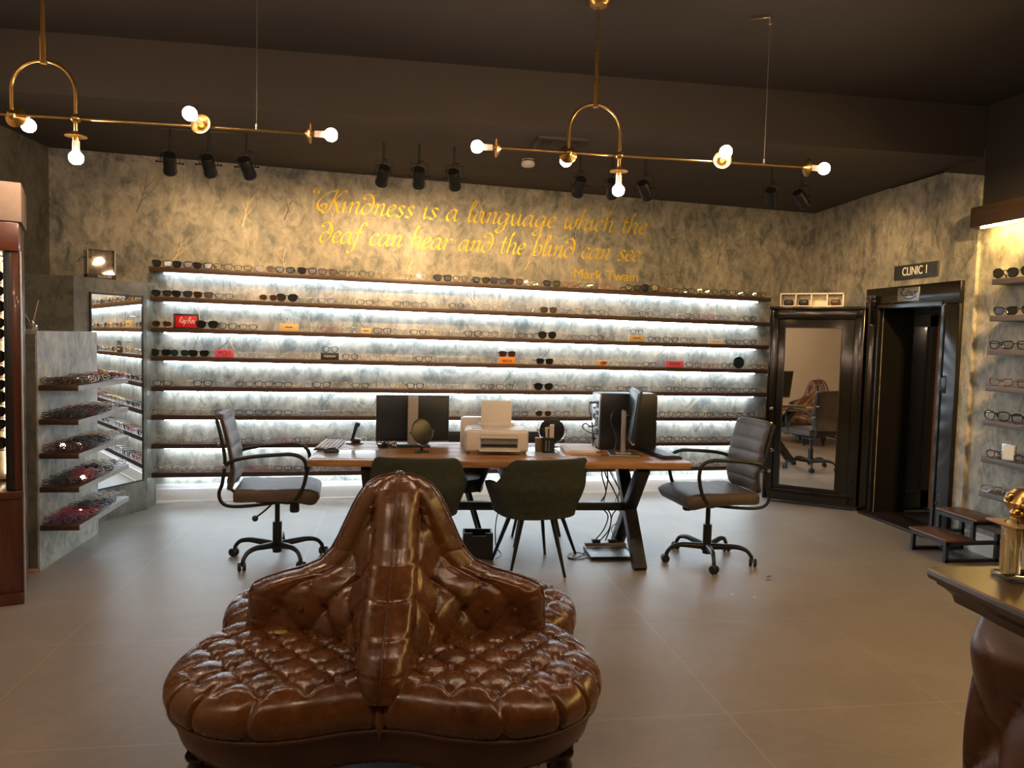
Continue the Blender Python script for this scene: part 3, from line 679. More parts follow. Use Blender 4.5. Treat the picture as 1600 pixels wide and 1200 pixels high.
mb.box((0, 0, .222), (.192, .192, .004)); part('cover', mb, ACRYL, t, 'clear cover')
for a in (-.094, .094):
    for b in (-.094, .094):
        mb = MB(); mb.box((a, b, .13), (.004, .004, .186)); part('cover_edge', mb, FCLR, t)
mb = MB(); mb.cyl((0, 0, .036), (0, 0, .125), .004, 8); mb.box((0, .0, .125), (.05, .01, .004)); part('stand', mb, ACRYL, t)
o = new('eyeglasses', STY['blackround'], None, (-2.315, 6.38, 1.8885 + .128), radians(60)); tag(o, 'dark wire glasses held up inside the clear acrylic showcase', 'glasses')

# ================================================================== GONDOLA WITH FOLDED GLASSES
g = thing('display_gondola', 'plastered display partition at the left holding five stepped glasses shelves', 'display stand', (-2.15, 4.955, 0))
mb = MB(); mb.box((-.125, .4625, .74), (.25, .925, 1.48)); part('panel', mb, PLA2, g)
mb = MB(); mb.box((-.04, -.008, .73), (.075, .016, 1.46)); part('end_strip', mb, PLAD, g)
mb = MB(); mb.box((-.06, -.012, .012), (.11, .024, .024), bev=.004); part('foot_trim', mb, OCHRE, g)
mb = MB()
FR = frame_mtx((.001, 0, 0), (0, 1, 0))
for a, b, h, l in ((.10, 1.17, .14, .1), (.42, 1.17, .26, .3), (.78, 1.2, .14, .2), (.10, .96, .16, .3), (.75, .98, .12, -.3), (.1, .31, .18, .2), (.12, .53, .16, .15)):
    twig(mb, FR, a, b, h, l, 0, .003)
part('painted_twigs', mb, GOLDT, g, smooth=False)
GZ = [1.15, .94, .731, .522, .284]; GO = ['top', 'second', 'middle', 'fourth', 'lowest']
PAL = [['brown', 'black', 'silver', 'brown', 'purple', 'clear', 'black', 'pink'], ['black', 'green', 'purple', 'red', 'navy', 'black', 'clear', 'clear', 'silver'], ['brown', 'purple', 'black', 'green', 'black', 'red', 'clear', 'clear'],
       ['black', 'green', 'purple', 'pink', 'clear', 'black', 'clear', 'silver'], ['purple', 'pink', 'red', 'green', 'navy', 'black', 'clear', 'clear']]
rg = random.Random(5)
shelf_me = MB().box((.1125, .435, -.016), (.225, .87, .032), bev=.002).mesh('board', WALNUTY)
edge_me = MB().box((.2265, .435, -.016), (.004, .87, .032)).mesh('edge_band', mat('grey edge band', (.24, .22, .20), .4))
for k, z in enumerate(GZ):
    t = thing('gondola_shelf', '%s dark shelf on the plastered display partition' % GO[k] if k in (0, 2, 4) else '%s dark shelf down on the plastered display partition' % GO[k], 'shelf', (-2.15, 4.962, z), 0, 'partition shelves')
    new('board', shelf_me, t); new('edge_band', edge_me, t)
    for r in range(3):
        for c in range(9):
            f = c / 8; pal = PAL[k]
            j = min(len(pal) - 1, max(0, int(f * len(pal) + rg.uniform(-1.0, 1.0))))
            if r == 0 and k in (3, 4) and 1 <= c <= 3: col = ['pink', 'pink', 'red'][c - 1]
            elif r == 2 and k == 1 and c == 3: col = 'red'
            else: col = pal[j]
            o = new('folded_glasses', STY['fold' + col], None, (-2.15 + .048 + .062 * (2 - r) + rg.uniform(-.006, .006), 4.962 + .055 + .094 * c + rg.uniform(-.01, .01), z + .0005), pi / 2 - .9 + rg.uniform(-.25, .25))
            o.rotation_euler.x = -.35
            o.location.z += .004
            tag(o, '%s folded glasses, %s along the %s row of the %s partition shelf' % (col, ordn(c + 1), ('front', 'middle', 'back')[r], GO[k]), 'glasses', 'folded glasses on the partition')
t = thing('reed_diffuser', 'small glass reed diffuser with two sticks on top of the display partition', 'diffuser', (-2.195, 5.0, 1.48))
mb = MB(); mb.lathe([(0, 0), (.024, 0), (.027, .006), (.027, .035), (.012, .045), (.010, .058), (.0, .058)], 16); part('bottle', mb, mat('silvered bottle', (.6, .58, .53), .12, .8), t)
for a in ((-.075, .0, .165), (.032, .01, .185)):
    mb = MB(); mb.cyl((0, 0, .03), a, .0028, 6); part('reed', mb, mat('reed', (.45, .36, .22), .6), t)
t2 = thing('diffuser_stopper', 'small clear glass bottle beside the reed diffuser', 'bottle', (-2.235, 4.985, 1.48))
mb = MB(); mb.lathe([(0, 0), (.016, 0), (.018, .01), (.014, .03), (.007, .036), (0, .037)], 14); part('body', mb, CHROME, t2)

# ================================================================== TALL SUNGLASSES CABINET AT THE LEFT EDGE
CR = radians(21)
def cp(x, y, z): return Vector((-1.985 + x * cos(CR) - y * sin(CR), 4.389 + x * sin(CR) + y * cos(CR), z))
c = thing('display_cabinet', 'tall mahogany sunglasses cabinet cut by the left edge of the photo', 'cabinet', (-1.985, 4.389, 0), CR)
mb = MB(); mb.box((-.42, .21, .31), (.84, .40, .62), bev=.006); mb.box((-.42, -.006, .03), (.845, .03, .06), bev=.004); mb.box((-.42, -.004, .60), (.845, .024, .04), bev=.004); part('plinth', mb, MAHOG, c)
mb = MB(); mb.box((-.42, .20, 1.975), (.84, .42, .15), bev=.006); part('cornice', mb, wood('cornice mahogany', (.06, .018, .012), (.125, .038, .022), 0, .3, coat=.3), c)
mb = MB(); mb.box((-.018, .205, 1.26), (.036, .40, 1.28), bev=.004); mb.box((-.82, .205, 1.26), (.036, .40, 1.28), bev=.004); mb.box((-.42, .40, 1.26), (.80, .02, 1.28)); part('side_panel', mb, MAHOG, c)
mb = MB(); mb.box((-.055, .03, 1.26), (.04, .05, 1.27), bev=.004); mb.box((-.065, .02, 1.26), (.004, .03, 1.27)); part('door_stile', mb, BLACK, c)
mb = MB(); mb.box((-.43, .375, 1.26), (.72, .02, 1.27)); part('back_panel', mb, mat('cabinet lining', (.62, .50, .34), .6), c)
mb = MB(); mb.box((-.44, .02, 1.26), (.71, .006, 1.27)); part('glass_pane', mb, PANE, c)
mb = MB(); mb.box((-.42, .36, 1.885), (.70, .02, .012)); mb.box((-.10, .352, 1.26), (.006, .006, 1.2)); part('led_strip', mb, emit('cabinet LED', (1, .8, .55), 10), c)
mb = MB(); mb.tube([(.004, -.004, .03), (.004, -.004, 1.9)], .005, 8); part('edge_bead', mb, STEEL, c, 'thin metal corner bead')
CZ = [1.745, 1.665, 1.575, 1.49, 1.43, 1.30, 1.225, 1.15, 1.075, 1.0, .93, .82]
for i, z in enumerate(CZ):
    for j, xx in enumerate((-.165, -.345)):
        fr, ln, tm = specs(['way', 'cat', 'big'][i % 3], .0036, False, 1.15)
        t = thing('sunglasses', 'black sunglasses, %s from the top in the %s column of the mahogany cabinet' % (ordn(i + 1), 'right-hand' if j == 0 else 'left-hand'), 'sunglasses', cp(xx, .205, z), CR, 'sunglasses in the tall cabinet')
        part('frame', fr, FBLK, t); part('lens', ln, SUNL, t)
        for b in tm: part('temple', b, FBLK, t)
        mb = MB(); mb.box((xx, .28, z - .004), (.15, .17, .006)); part('rack_ledge', mb, ACRYL, c)
mb = MB(); mb.box(cp(-.43, .21, 2.1575), (.885, .44, .205), rot=CR, bev=.004); o = struct('trim_5', mb, mat('beige bulkhead paint', (.27, .20, .155), .7), 'cream boxed bulkhead above the mahogany cabinet')

# ================================================================== RIGHT WALL SHELVES
RZ = [2.006, 1.749, 1.512, 1.255, 1.01, .746, .499, .27]
me_r = MB().box((0, 0, -.02), (.15, 3.2, .04), bev=.002).mesh('board', GREYWOOD)
RK = [('big', SUNL, FBLK), ('way', SUNL, FBLK), ('way', CLEAR, FBLK), ('cat', CLEAR, FTORT), ('big', CLEAR, FBLK), ('round', CLEAR, FTORT), ('rect', CLEAR, FSILV), ('rect', CLEAR, FBLK)]
RL = ['big black sunglasses', 'square black sunglasses', 'thick black glasses', 'brown tortoiseshell glasses', 'large black glasses', 'round brown glasses', 'thin silver glasses', 'small black glasses']
for k, z in enumerate(RZ):
    t = thing('side_shelf', '%s grey brown shelf on the pale wall at the right edge' % (ORDS[k] if k in (0, 7) else ORDS[k] + ' highest'), 'shelf', (X - .045, 4.80 - 1.6, z), 0, 'right wall shelves'); new('board', me_r, t)
    for j in range(2 if k < 7 else 0):
        fr, ln, tm = specs(RK[k][0], .0036 if RK[k][2] is FBLK else .0026, False, 1.2)
        t = thing('sunglasses' if k < 2 else 'eyeglasses', '%s %s on the %s right wall shelf' % (RL[k], 'nearest the far end' if j == 0 else 'second along', ORDS[k] if k in (0, 7) else ORDS[k] + ' highest'), 'sunglasses' if k < 2 else 'glasses', (X - .105, 4.70 - .02 * (k % 2) - .24 * j, z + .0005), -pi / 2 + .3, 'glasses on the right wall shelves')
        part('frame', fr, RK[k][2], t); part('lens', ln, RK[k][1], t)
        for b in tm: part('temple', b, RK[k][2], t)
t = thing('sign_card', 'small white framed card standing on the sixth right wall shelf', 'sign', (X - .10, 4.575, RZ[5]), -pi / 2 + .2)
mb = MB(); mb.box((0, 0, .06), (.10, .012, .118), bev=.003); part('frame', mb, STEEL, t); mb = MB(); mb.box((0, -.0068, .06), (.08, .002, .098)); part('card', mb, PAPER, t)

# ================================================================== CHESTERFIELD CONVERSATION SOFA
sofa = thing('conversation_sofa', 'round buttoned brown leather conversation sofa with a peaked centre back in the foreground', 'sofa', (.02, 2.80, 0), radians(-5.4))
OUT = [(0, .60), (7, .665), (16, .728), (25, .783), (34, .815), (43, .818), (52.7, .792), (61.7, .738), (70.6, .672), (80, .604), (90, .580)]
def rout(ph):                      # outline radius in one quadrant, ph in degrees from the side axis to the front axis
    P = [(-OUT[1][0], OUT[1][1])] + OUT + [(100, OUT[-2][1])]
    for i in range(1, len(P) - 2):
        if ph <= P[i + 1][0] + 1e-6:
            (x0, a), (x1, b), (x2, c), (x3, d) = P[i - 1], P[i], P[i + 1], P[i + 2]
            t = (ph - x1) / (x2 - x1); m1 = (c - a) / (x2 - x0) * (x2 - x1); m2 = (d - b) / (x3 - x1) * (x2 - x1)
            return (2 * t ** 3 - 3 * t * t + 1) * b + (t ** 3 - 2 * t * t + t) * m1 + (-2 * t ** 3 + 3 * t * t) * c + (t ** 3 - t * t) * m2
    return P[-2][1]
ZT, ZR_, ZB = .422, .318, .190
def seat(sx, sy):
    mb = MB(); rows = []; NP, NT = 150, 110
    for i in range(NP + 1):
        ph = 90 * i / NP; R = rout(ph); a = radians(ph); row = []
        for j in range(NT + 1):
            t = j / NT
            RO = .085; RR = R - RO; RV = .058
            if t < .70: r = lerp(.10, RR, t / .70); z = ZT; e = 0; nr, nz = 0, 1
            else:
                q = (t - .70) / .30; e = q; b = q * radians(160)
                r = RR + RO * sin(b); z = (ZT - RV) + RV * cos(b); nr, nz = sin(b), cos(b)
            x, y = r * cos(a), r * sin(a)
            U = x / .140 + y / .165; V = x / .140 - y / .165                       # diamond buttoning
            pu, pv = abs(sin(pi * U)), abs(sin(pi * V))
            w = smooth(R - .035, R - .10, r) if e < .3 else 0
            du = .5 - abs((U % 1) - .5); dv = .5 - abs((V % 1) - .5)
            dent = exp(-((du * .12) ** 2 + (dv * .12) ** 2) / (.017 ** 2))
            crease = exp(-(du / .045) ** 2) + exp(-(dv / .045) ** 2)
            h = .013 * (pu * pv) ** .6 - .020 * dent - .0035 * min(crease, 1.2)
            arc = R * a / .112
            pe = abs((arc % 1) - .5) * 2                                             # vertical pleats down the edge
            he = -.012 * exp(-((1 - pe) / .11) ** 2)
            wrk = .0010 * sin(37 * U + 5 * sin(11 * V)) * sin(29 * V + 3 * U)
            hh = (h + wrk) * w + (he + .004) * (1 - w) * (smooth(1.0, .8, e) if e else 1)
            edge = min(r * sin(a), r * cos(a))
            z2 = z - .030 * exp(-(edge / .020) ** 2)
            crown = .020 * (1 - ((r - .45) / .45) ** 2)
            x += cos(a) * nr * hh; y += sin(a) * nr * hh; z2 += nz * (hh + crown)
            row.append(Vector((sx * x, -sy * y, z2)))
        rows.append(row)
    mb.grid(rows, flip=(sx * sy > 0))
    return mb
for sx, sy in ((-1, 1), (1, 1), (-1, -1), (1, -1)): part('seat', seat(sx, sy), COGNAC, sofa, ang=70)
ring = []
for qd in range(4):
    for i in range(60):
        ph = 90 * i / 60
        p2 = ph if qd % 2 == 0 else 90 - ph
        R = rout(p2); a = radians(p2)
        X_, Y_ = R * cos(a), R * sin(a)
        X_, Y_ = [(X_, -Y_), (-X_, -Y_), (-X_, Y_), (X_, Y_)][qd]
        ring.append((X_, Y_))
mb = MB()
mb.grid([[Vector((x * f, y * f, z)) for x, y in ring] for f, z in ((.02, ZR_ + .02), (.90, ZR_ + .02), (.955, ZR_ + .008), (.962, ZR_ - .02), (.958, ZR_ - .055), (.944, ZB + .036), (.922, ZB + .012), (.895, ZB), (.02, ZB))], cv=True)
part('base', mb, COGNAC_D, sofa)
mb = MB()
acc = 0
for i in range(len(ring)):
    p, n_ = Vector((*ring[i], 0)), Vector((*ring[(i + 1) % len(ring)], 0)); acc += (n_ - p).length
    if acc > .026: acc = 0; mb.sphere((p.x * .924, p.y * .924, ZB + .014), .0048, 8)
o = part('nailhead_trim', mb, mat('antique nail', (.10, .06, .03), .35, .9), sofa); o['kind'] = 'stuff'
mb = MB(); mb.tube([Vector((x * .985, y * .985, ZR_ - .002)) for x, y in ring], .006, 6, closed=True); part('piping', mb, COGNAC_D, sofa)
LEGW = mat('ebonised leg', (.018, .011, .007), .3)
for a, b in ((-.56, -.47), (.56, -.47), (-.56, .47), (.56, .47)):
    mb = MB(); mb.lathe([(0, .02), (.020, .02), (.026, .05), (.022, .08), (.036, .11), (.042, .15), (.032, .175), (.045, .188), (.045, .196), (0, .196)], 20)
    o = part('leg', mb, LEGW, sofa, loc=(a, b, 0))
    mb = MB()
    for s_ in (-.012, .012): mb.lathe([(0, -.005), (.020, -.005), (.022, 0), (.020, .005), (0, .005)], 16, Matrix.Translation((s_, 0, .022)) @ Matrix.Rotation(pi / 2, 4, 'Y'))
    part('caster', mb, BRASS, o)
# peaked cross-shaped back
BELL = [(.40, .552), (.50, .548), (.545, .545), (.577, .53), (.60, .485), (.622, .42), (.640, .356), (.670, .285), (.712, .247), (.765, .22), (.819, .196), (.876, .170), (.911, .152), (.954, .122), (.978, .082), (.990, .045), (.994, .012)]
BELF = [(.40, .585), (.43, .58), (.47, .565), (.52, .53), (.57, .475), (.61, .42), (.650, .36), (.690, .305), (.730, .26), (.77, .228), (.819, .200), (.876, .172), (.911, .153), (.954, .122), (.978, .082), (.990, .045), (.994, .012)]
def Lz(z, k=0): return interp(z, BELF if k % 2 else BELL)
zs = []
for (a, b), (c_, d_) in zip(BELL, BELL[1:]):
    n = max(2, int(sqrt((c_ - a) ** 2 + (d_ - b) ** 2) / .0055))
    zs += [lerp(a, c_, i / n) for i in range(n)]
zs.append(BELL[-1][0])
def section(z):
    out = []
    for qd in range(4):
        LA, LB = Lz(z, qd), Lz(z, qd + 1); L = LA; wd = min(.082, min(LA, LB) * .62)
        ca, sa = [(1, 0), (0, 1), (-1, 0), (0, -1)][qd]
        pts = []
        for i in range(8):
            b = pi / 2 * i / 8; pts.append((LA - wd + wd * sin(pi / 2 - b), wd * sin(b), 0))
        c0 = min(.100, min(LA, LB) * .66)
        A, B, Cc = Vector((LA - wd, wd)), Vector((c0, c0)), Vector((wd, LB - wd))
        NQ = 56
        for i in range(NQ + 1):
            t = i / NQ
            p = A * (1 - t) ** 2 + B * 2 * t * (1 - t) + Cc * t * t
            pts.append((p.x, p.y, t))
        for i in range(1, 8):
            b = pi / 2 * i / 8; pts.append((wd * cos(b), LB - wd + wd * sin(b), 0))
        arcL = (A - Cc).length * 1.08
        for x, y, t in pts:
            if 0 < t < 1:
                s_ = (t - .5) * arcL
                U = s_ / .165 + z / .210; V = s_ / .165 - z / .210
                du = .5 - abs((U % 1) - .5); dv = .5 - abs((V % 1) - .5)
                h = .016 * (abs(sin(pi * U)) * abs(sin(pi * V))) ** .6 - .020 * exp(-((du * .12) ** 2 + (dv * .12) ** 2) / (.016 ** 2)) - .004 * min(1.2, exp(-(du / .04) ** 2) + exp(-(dv / .04) ** 2))
                wgt = smooth(0, .16, t) * smooth(1, .84, t) * smooth(.985, .93, z)
                dg = Vector((1, 1)).normalized()
                tt = (2 * (1 - t) * (B - A) + 2 * t * (Cc - B)); nn = Vector((tt.y, -tt.x)).normalized() if tt.length > 1e-6 else dg
                x += nn.x * h * wgt; y += nn.y * h * wgt
            elif t == 0 and z > .42:                      # shallow horizontal pleats round the rolled ridges
                rr = .0045 * exp(-(((z / .085) % 1 - .5) / .06) ** 2) if z < .8 else 0
                x -= rr * x / (L + .01); y -= rr * y / (L + .01)
            X2, Y2 = x * ca - y * sa, x * sa + y * ca
            out.append(Vector((X2, Y2, z)))
    return out
mb = MB(); V = mb.grid([section(z) for z in zs], cv=True); mb.bm.faces.new(V[-1]); mb.bm.faces.new(V[0][::-1])
part('backrest', mb, COGNAC, sofa, ang=70)
for qd in range(4):
    ca, sa = [(1, 0), (0, 1), (-1, 0), (0, -1)][qd]
    mb = MB(); mb.tube([Vector((Lz(z, qd) * ca, Lz(z, qd) * sa, z + .001)) for z in zs[::3]], .0042, 6); part('piping', mb, COGNAC_D, sofa)
mb = MB(); mb.lathe([(0, 0), (.016, .0), (.018, .006), (.010, .013), (0, .014)], 16); part('crown_button', mb, COGNAC, sofa, loc=(0, 0, .990))
for sx in (-1, 1):
    for sy in (-1, 1):
        for a in (.43, .33):
            yy = .094 if a > .4 else .118
            mb = MB(); mb.sphere((0, 0, 0), .010, 12, (1, .6, 1)); part('button', mb, COGNAC, sofa, loc=(sx * a, sy * (yy + .004), .515 if a > .4 else .525))

def top_z(names, x, y):
    best = (9, 0)
    for o in sofa.children:
        if o.name.split('.')[0] in names:
            for v in o.data.vertices:
                d = (v.co.x - x) ** 2 + (v.co.y - y) ** 2
                if d < best[0] - 1e-7 or (d < 1.5e-4 and v.co.z > best[1]): best = (min(d, best[0]), v.co.z)
    return best[1]
mb = MB(); mb.sphere((0, 0, 0), .024, 18, (1, .8, .12)); part('worn_patch', mb, mat('worn yellow patch', (.33, .24, .06), .5), sofa, 'small worn yellowish patch', loc=(-.395, -.145, top_z(('seat',), -.395, -.145) + .001))

# ================================================================== LONG TABLE
TZ = .73
TR = radians(-3.2)
T0 = Vector((-.534, 4.735, 0))
def tp(u, v, z=TZ): return Vector((T0.x + u * cos(TR) - v * sin(TR), T0.y + u * sin(TR) + v * cos(TR), z))
tb = thing('work_table', 'long reclaimed pine table on black steel crossed legs in front of the lit shelves', 'table', T0, TR)
mb = MB()
NB = 5
for i in range(NB): mb.box((1.215, .0872 + .1744 * i, TZ - .021), (2.43, .1735, .042), bev=.004)
part('tabletop', mb, PINE, tb)
def bar(mb, a, b, wx, wy):
    a, b = Vector(a), Vector(b); d = (b - a); L = d.length; z = d.normalized(); x = Vector((1, 0, 0)); y = z.cross(x).normalized(); x = y.cross(z)
    mb.box((a + b) / 2, (wx, wy, L), rot=Matrix((x, y, z)).transposed(), bev=.003)
for u in (.36, 2.14):
    mb = MB(); bar(mb, (u, .09, .0), (u, .76, TZ - .045), .085, .075); part('leg', mb, BLACK, tb)
    mb = MB(); bar(mb, (u, .76, .0), (u, .09, TZ - .045), .080, .075); part('leg', mb, BLACK, tb)
    mb = MB(); mb.box((u, .43, TZ - .046), (.09, .78, .008)); part('mounting_plate', mb, BLACK, tb)
mb = MB(); mb.box((1.25, .425, .355), (1.74, .05, .055), bev=.003); part('stretcher', mb, BLACK, tb)

# ================================================================== SWIVEL DESK CHAIRS
def desk_chair(label, loc, rz, spoke0):
    t = thing('desk_chair', label, 'chair', loc, rz, 'swivel chairs at the table ends')
    # seat: ribbed slab with waterfall front
    prof = catmull([(-.25, .455, 0), (-.245, .505, 0), (-.20, .515, 0), (-.05, .510, 0), (.12, .512, 0), (.22, .505, 0), (.275, .475, 0), (.268, .435, 0), (.225, .405, 0), (.10, .425, 0), (-.10, .432, 0), (-.235, .432, 0)], 6, True)
    mb = MB(); rows = []
    for i in range(25):
        yy = lerp(-.235, .235, i / 24); e = min(1, (.235 - abs(yy)) / .022); s_ = sqrt(max(0, 1 - (1 - e) ** 2)) if e < 1 else 1
        row = []
        for p in prof:
            top = p.y > .47; rib = .006 * exp(-((((p.x + .05) / .105) % 1 - .5) / .05) ** 2) if top and p.x < .2 else 0
            row.append(Vector((p.x * (.985 + .015 * s_), yy, lerp(.465, p.y, .72 + .28 * s_) - rib)))
        rows.append(row)
    V = mb.grid(rows, cv=True); mb.bm.faces.new(V[0]); mb.bm.faces.new(V[-1][::-1]); part('seat', mb, TAUPE, t, ang=60)
    # ribbed backrest
    bp = catmull([(-.285, .50, 0), (-.262, .60, 0), (-.268, .70, 0), (-.296, .84, 0), (-.335, .985, 0)], 16)
    mb = MB(); F, B = [], []
    for i, p in enumerate(bp):
        z = p.y; ribs = ((z - .50) / .088) % 1; pf = .011 * (abs(sin(pi * ribs)) ** .4)
        ww = .215 * (1 if .53 < z < .955 else sqrt(max(.55, 1 - ((.53 - z) / .05) ** 2 if z < .53 else 1 - ((z - .955) / .045) ** 2)))
        rf, rb = [], []
        for j in range(21):
            s_ = lerp(-1, 1, j / 20); e = sqrt(max(0, 1 - abs(s_) ** 6)); dish = .018 * s_ * s_
            rf.append(Vector((p.x + (.004 + pf) * e + dish, s_ * ww, z))); rb.append(Vector((p.x - .026 * (.3 + .7 * e) + dish, s_ * ww, z)))
        F.append(rf + rb[::-1])
    V = mb.grid(F, cv=True); mb.bm.faces.new(V[0][::-1]); mb.bm.faces.new(V[-1]); part('backrest', mb, TAUPE, t, ang=60)
    for s_ in (-1, 1):
        y = .232 * s_
        mb = MB(); mb.tube(catmull([(-.30, y * .93, .665), (-.25, y, .70), (-.15, y, .722), (.02, y, .735), (.11, y, .735), (.175, y, .705), (.195, y, .63), (.175, y, .53), (.135, y, .455), (.09, y * .8, .42), (.02, y * .6, .415)], 7), .0125, 10)
        part('armrest', mb, BLACK, t)
        mb = MB(); mb.tube(catmull([(-.352, y * .9, .97), (-.322, y * .9, .84), (-.300, y * .9, .70), (-.315, y * .9, .56), (-.335, y * .9, .49), (-.315, y * .9, .43), (-.25, y * .88, .405), (-.10, y * .85, .41), (.02, y * .6, .415)], 7), .011, 10)
        part('side_frame', mb, BLACK, t)
        mb = MB(); mb.cyl((-.30, y * .9, .67), (-.30, y * 1.08, .665), .012, 10); mb.cyl((-.335, y * .85, .80), (-.335, y * .98, .80), .010, 10); part('bolt', mb, CHROME, t)
    mb = MB(); mb.cyl((0, 0, .05), (0, 0, .255), .030, 18); part('column_sleeve', mb, BLACK, t)
    mb = MB(); mb.cyl((0, 0, .25), (0, 0, .42), .0165, 14); part('gas_lift', mb, BLACK, t)
    mb = MB(); mb.box((.0, 0, .412), (.26, .18, .026), bev=.006); part('seat_plate', mb, BLACK, t)
    mb = MB(); mb.tube([(-.02, -.10, .40), (-.06, -.17, .37), (-.11, -.21, .335)], .006, 8); mb.sphere((-.118, -.215, .328), .020, 12); part('height_lever', mb, BLACK, t)
    mb = MB(); mb.lathe([(0, .335), (.026, .335), (.032, .345), (.030, .395), (0, .40)], 14, Matrix.Translation((.115, -.09, 0))); part('tilt_knob', mb, BLACK, t)
    mb = MB(); mb.lathe([(0, .07), (.036, .07), (.040, .09), (.036, .125), (0, .13)], 18)
    for k in range(5):
        a = radians(spoke0 + 72 * k) - rz; dx, dy = cos(a), sin(a)
        P = catmull([(.02, .100, 0), (.12, .112, 0), (.20, .118, 0), (.262, .104, 0), (.295, .070, 0), (.300, .048, 0)], 6)
        mb.tube([(dx * p.x, dy * p.x, p.y) for p in P], [lerp(.024, .013, min(1, i / 20)) for i in range(len(P))], 10)
    part('star_base', mb, BLACK, t)
    for k in range(5):
        a = radians(spoke0 + 72 * k) - rz
        mb = MB()
        tw = a + .9 + k
        for s_ in (-.015, .015):
            m_ = Matrix.Translation((cos(a) * .308 - sin(tw) * s_, sin(a) * .308 + cos(tw) * s_, .028)) @ Matrix.Rotation(tw, 4, 'Z') @ Matrix.Rotation(pi / 2, 4, 'X')
            mb.lathe([(0, -.010), (.024, -.010), (.028, -.005), (.028, .005), (.024, .010), (0, .010)], 16, m_)
        mb.cyl((cos(a) * .300, sin(a) * .300, .028), (cos(a) * .300, sin(a) * .300, .060), .010, 8)
        part('caster', mb, BLKP, t)
    return t
desk_chair('brown ribbed swivel chair at the left end of the table', (-.765, 5.13, 0), radians(4), 19)
desk_chair('brown ribbed swivel chair at the right end of the table beside the mirrored door', (2.15, 4.90, 0), radians(184), 40)

# ================================================================== GREEN TUB CHAIRS
def tub_chair(label, loc, rz, feet, m, mat_leg=BLACK):
    t = thing('tub_chair', label, 'chair', loc, rz, 'tub chairs along the table')       # local: back towards -y, sitter faces +y
    mb = MB(); NA, NZ = 64, 20
    def rad(a, z):                                        # a: 0 at the back centre, +-1 at the arm fronts
        th = a * radians(118)
        f = lerp(.80, 1.0, smooth(.36, .60, z)) * (1 + .05 * smooth(.6, .8, z))
        rx, ry = .315 * f, .275 * f
        px_ = rx * math.copysign(abs(sin(th)) ** .82, th); py_ = -ry * math.copysign(abs(cos(th)) ** .82, cos(th))
        if abs(a) > .76: py_ += (abs(a) - .76) * .35
        return px_, py_
    def topz(a):
        a = abs(a); return lerp(.765, .605, smooth(.36, .72, a)) - .025 * smooth(.8, 1, a) - .02 * a * a
    Fo, Fi = [], []
    for i in range(NA + 1):
        a = lerp(-1, 1, i / NA); zt = topz(a); col = []
        for j in range(NZ + 1):
            z = lerp(.375, zt - .02, j / NZ); x, y = rad(a, z); col.append(Vector((x, y - .02 * (z - .4), z)))
        xo, yo = rad(a, zt)
        k = .87
        col.append(Vector((xo * .985, yo * .985 - .02 * (zt - .4), zt - .004))); col.append(Vector((xo * .94, yo * .94 - .02 * (zt - .4), zt)))
        col.append(Vector((xo * .885, yo * .885 - .02 * (zt - .4), zt - .006)))
        for j in range(NZ, -1, -1):
            z = lerp(.375, zt - .025, j / NZ); x, y = rad(a, z); col.append(Vector((x * k, y * k - .02 * (z - .4) + .003, z)))
        Fo.append(col)
    V = mb.grid(Fo); mb.bm.faces.new(V[0]); mb.bm.faces.new(V[-1][::-1])
    part('shell', mb, m, t, ang=60)
    mb = MB(); P = []
    sec = [(.0, .375), (.84, .375), (.86, .40), (.87, .44), (.84, .468), (.70, .478), (.0, .482)]
    NR = 48; rows = []
    for f, z in sec:
        row = []
        for k in range(NR):
            a = 2 * pi * k / NR; x = .285 * math.copysign(abs(sin(a)) ** .75, sin(a)); y = -.255 * math.copysign(abs(cos(a)) ** .75, cos(a)) + (.03 if cos(a) < 0 else 0)
            row.append(Vector((x * max(f, .01), y * max(f, .01) + .01, z)))
        rows.append(row)
    mb.grid(rows, cv=True); part('seat', mb, m, t)
    inv = Matrix.Rotation(-rz, 3, 'Z')
    for fx, fy in feet:
        q_ = inv @ (Vector((fx, fy, 0)) - Vector(loc)); q_.z = 0
        top = Vector((q_.x * .52, q_.y * .52, .385))
        mb = MB(); mb.tube([q_, top], [.0095, .017], 12); part('leg', mb, mat_leg, t)
    return t
tub_chair('moss green velvet tub chair with back to the camera at the table near right', (.915, 4.80, 0), radians(13), [(.756, 4.755), (1.078, 4.60), (1.27, 5.12), (.66, 5.0)], GREEN)
tub_chair('moss green velvet tub chair on the near left of the table behind the sofa peak', (.155, 4.86, 0), radians(-6), [(-.06, 4.70), (.36, 4.67), (.38, 5.10), (-.06, 5.12)], GREEN)
tub_chair('dark green tub chair on the far left of the table facing the camera', (.41, 5.66, 0), radians(176), [(.643, 5.72), (.654, 5.26), (.25, 5.30), (.24, 5.72)], DGREEN)
tub_chair('dark green tub chair on the far right of the table facing the camera', (1.07, 5.66, 0), radians(184), [(.86, 5.30), (1.05, 5.12), (.891, 5.60), (1.258, 5.58)], DGREEN)

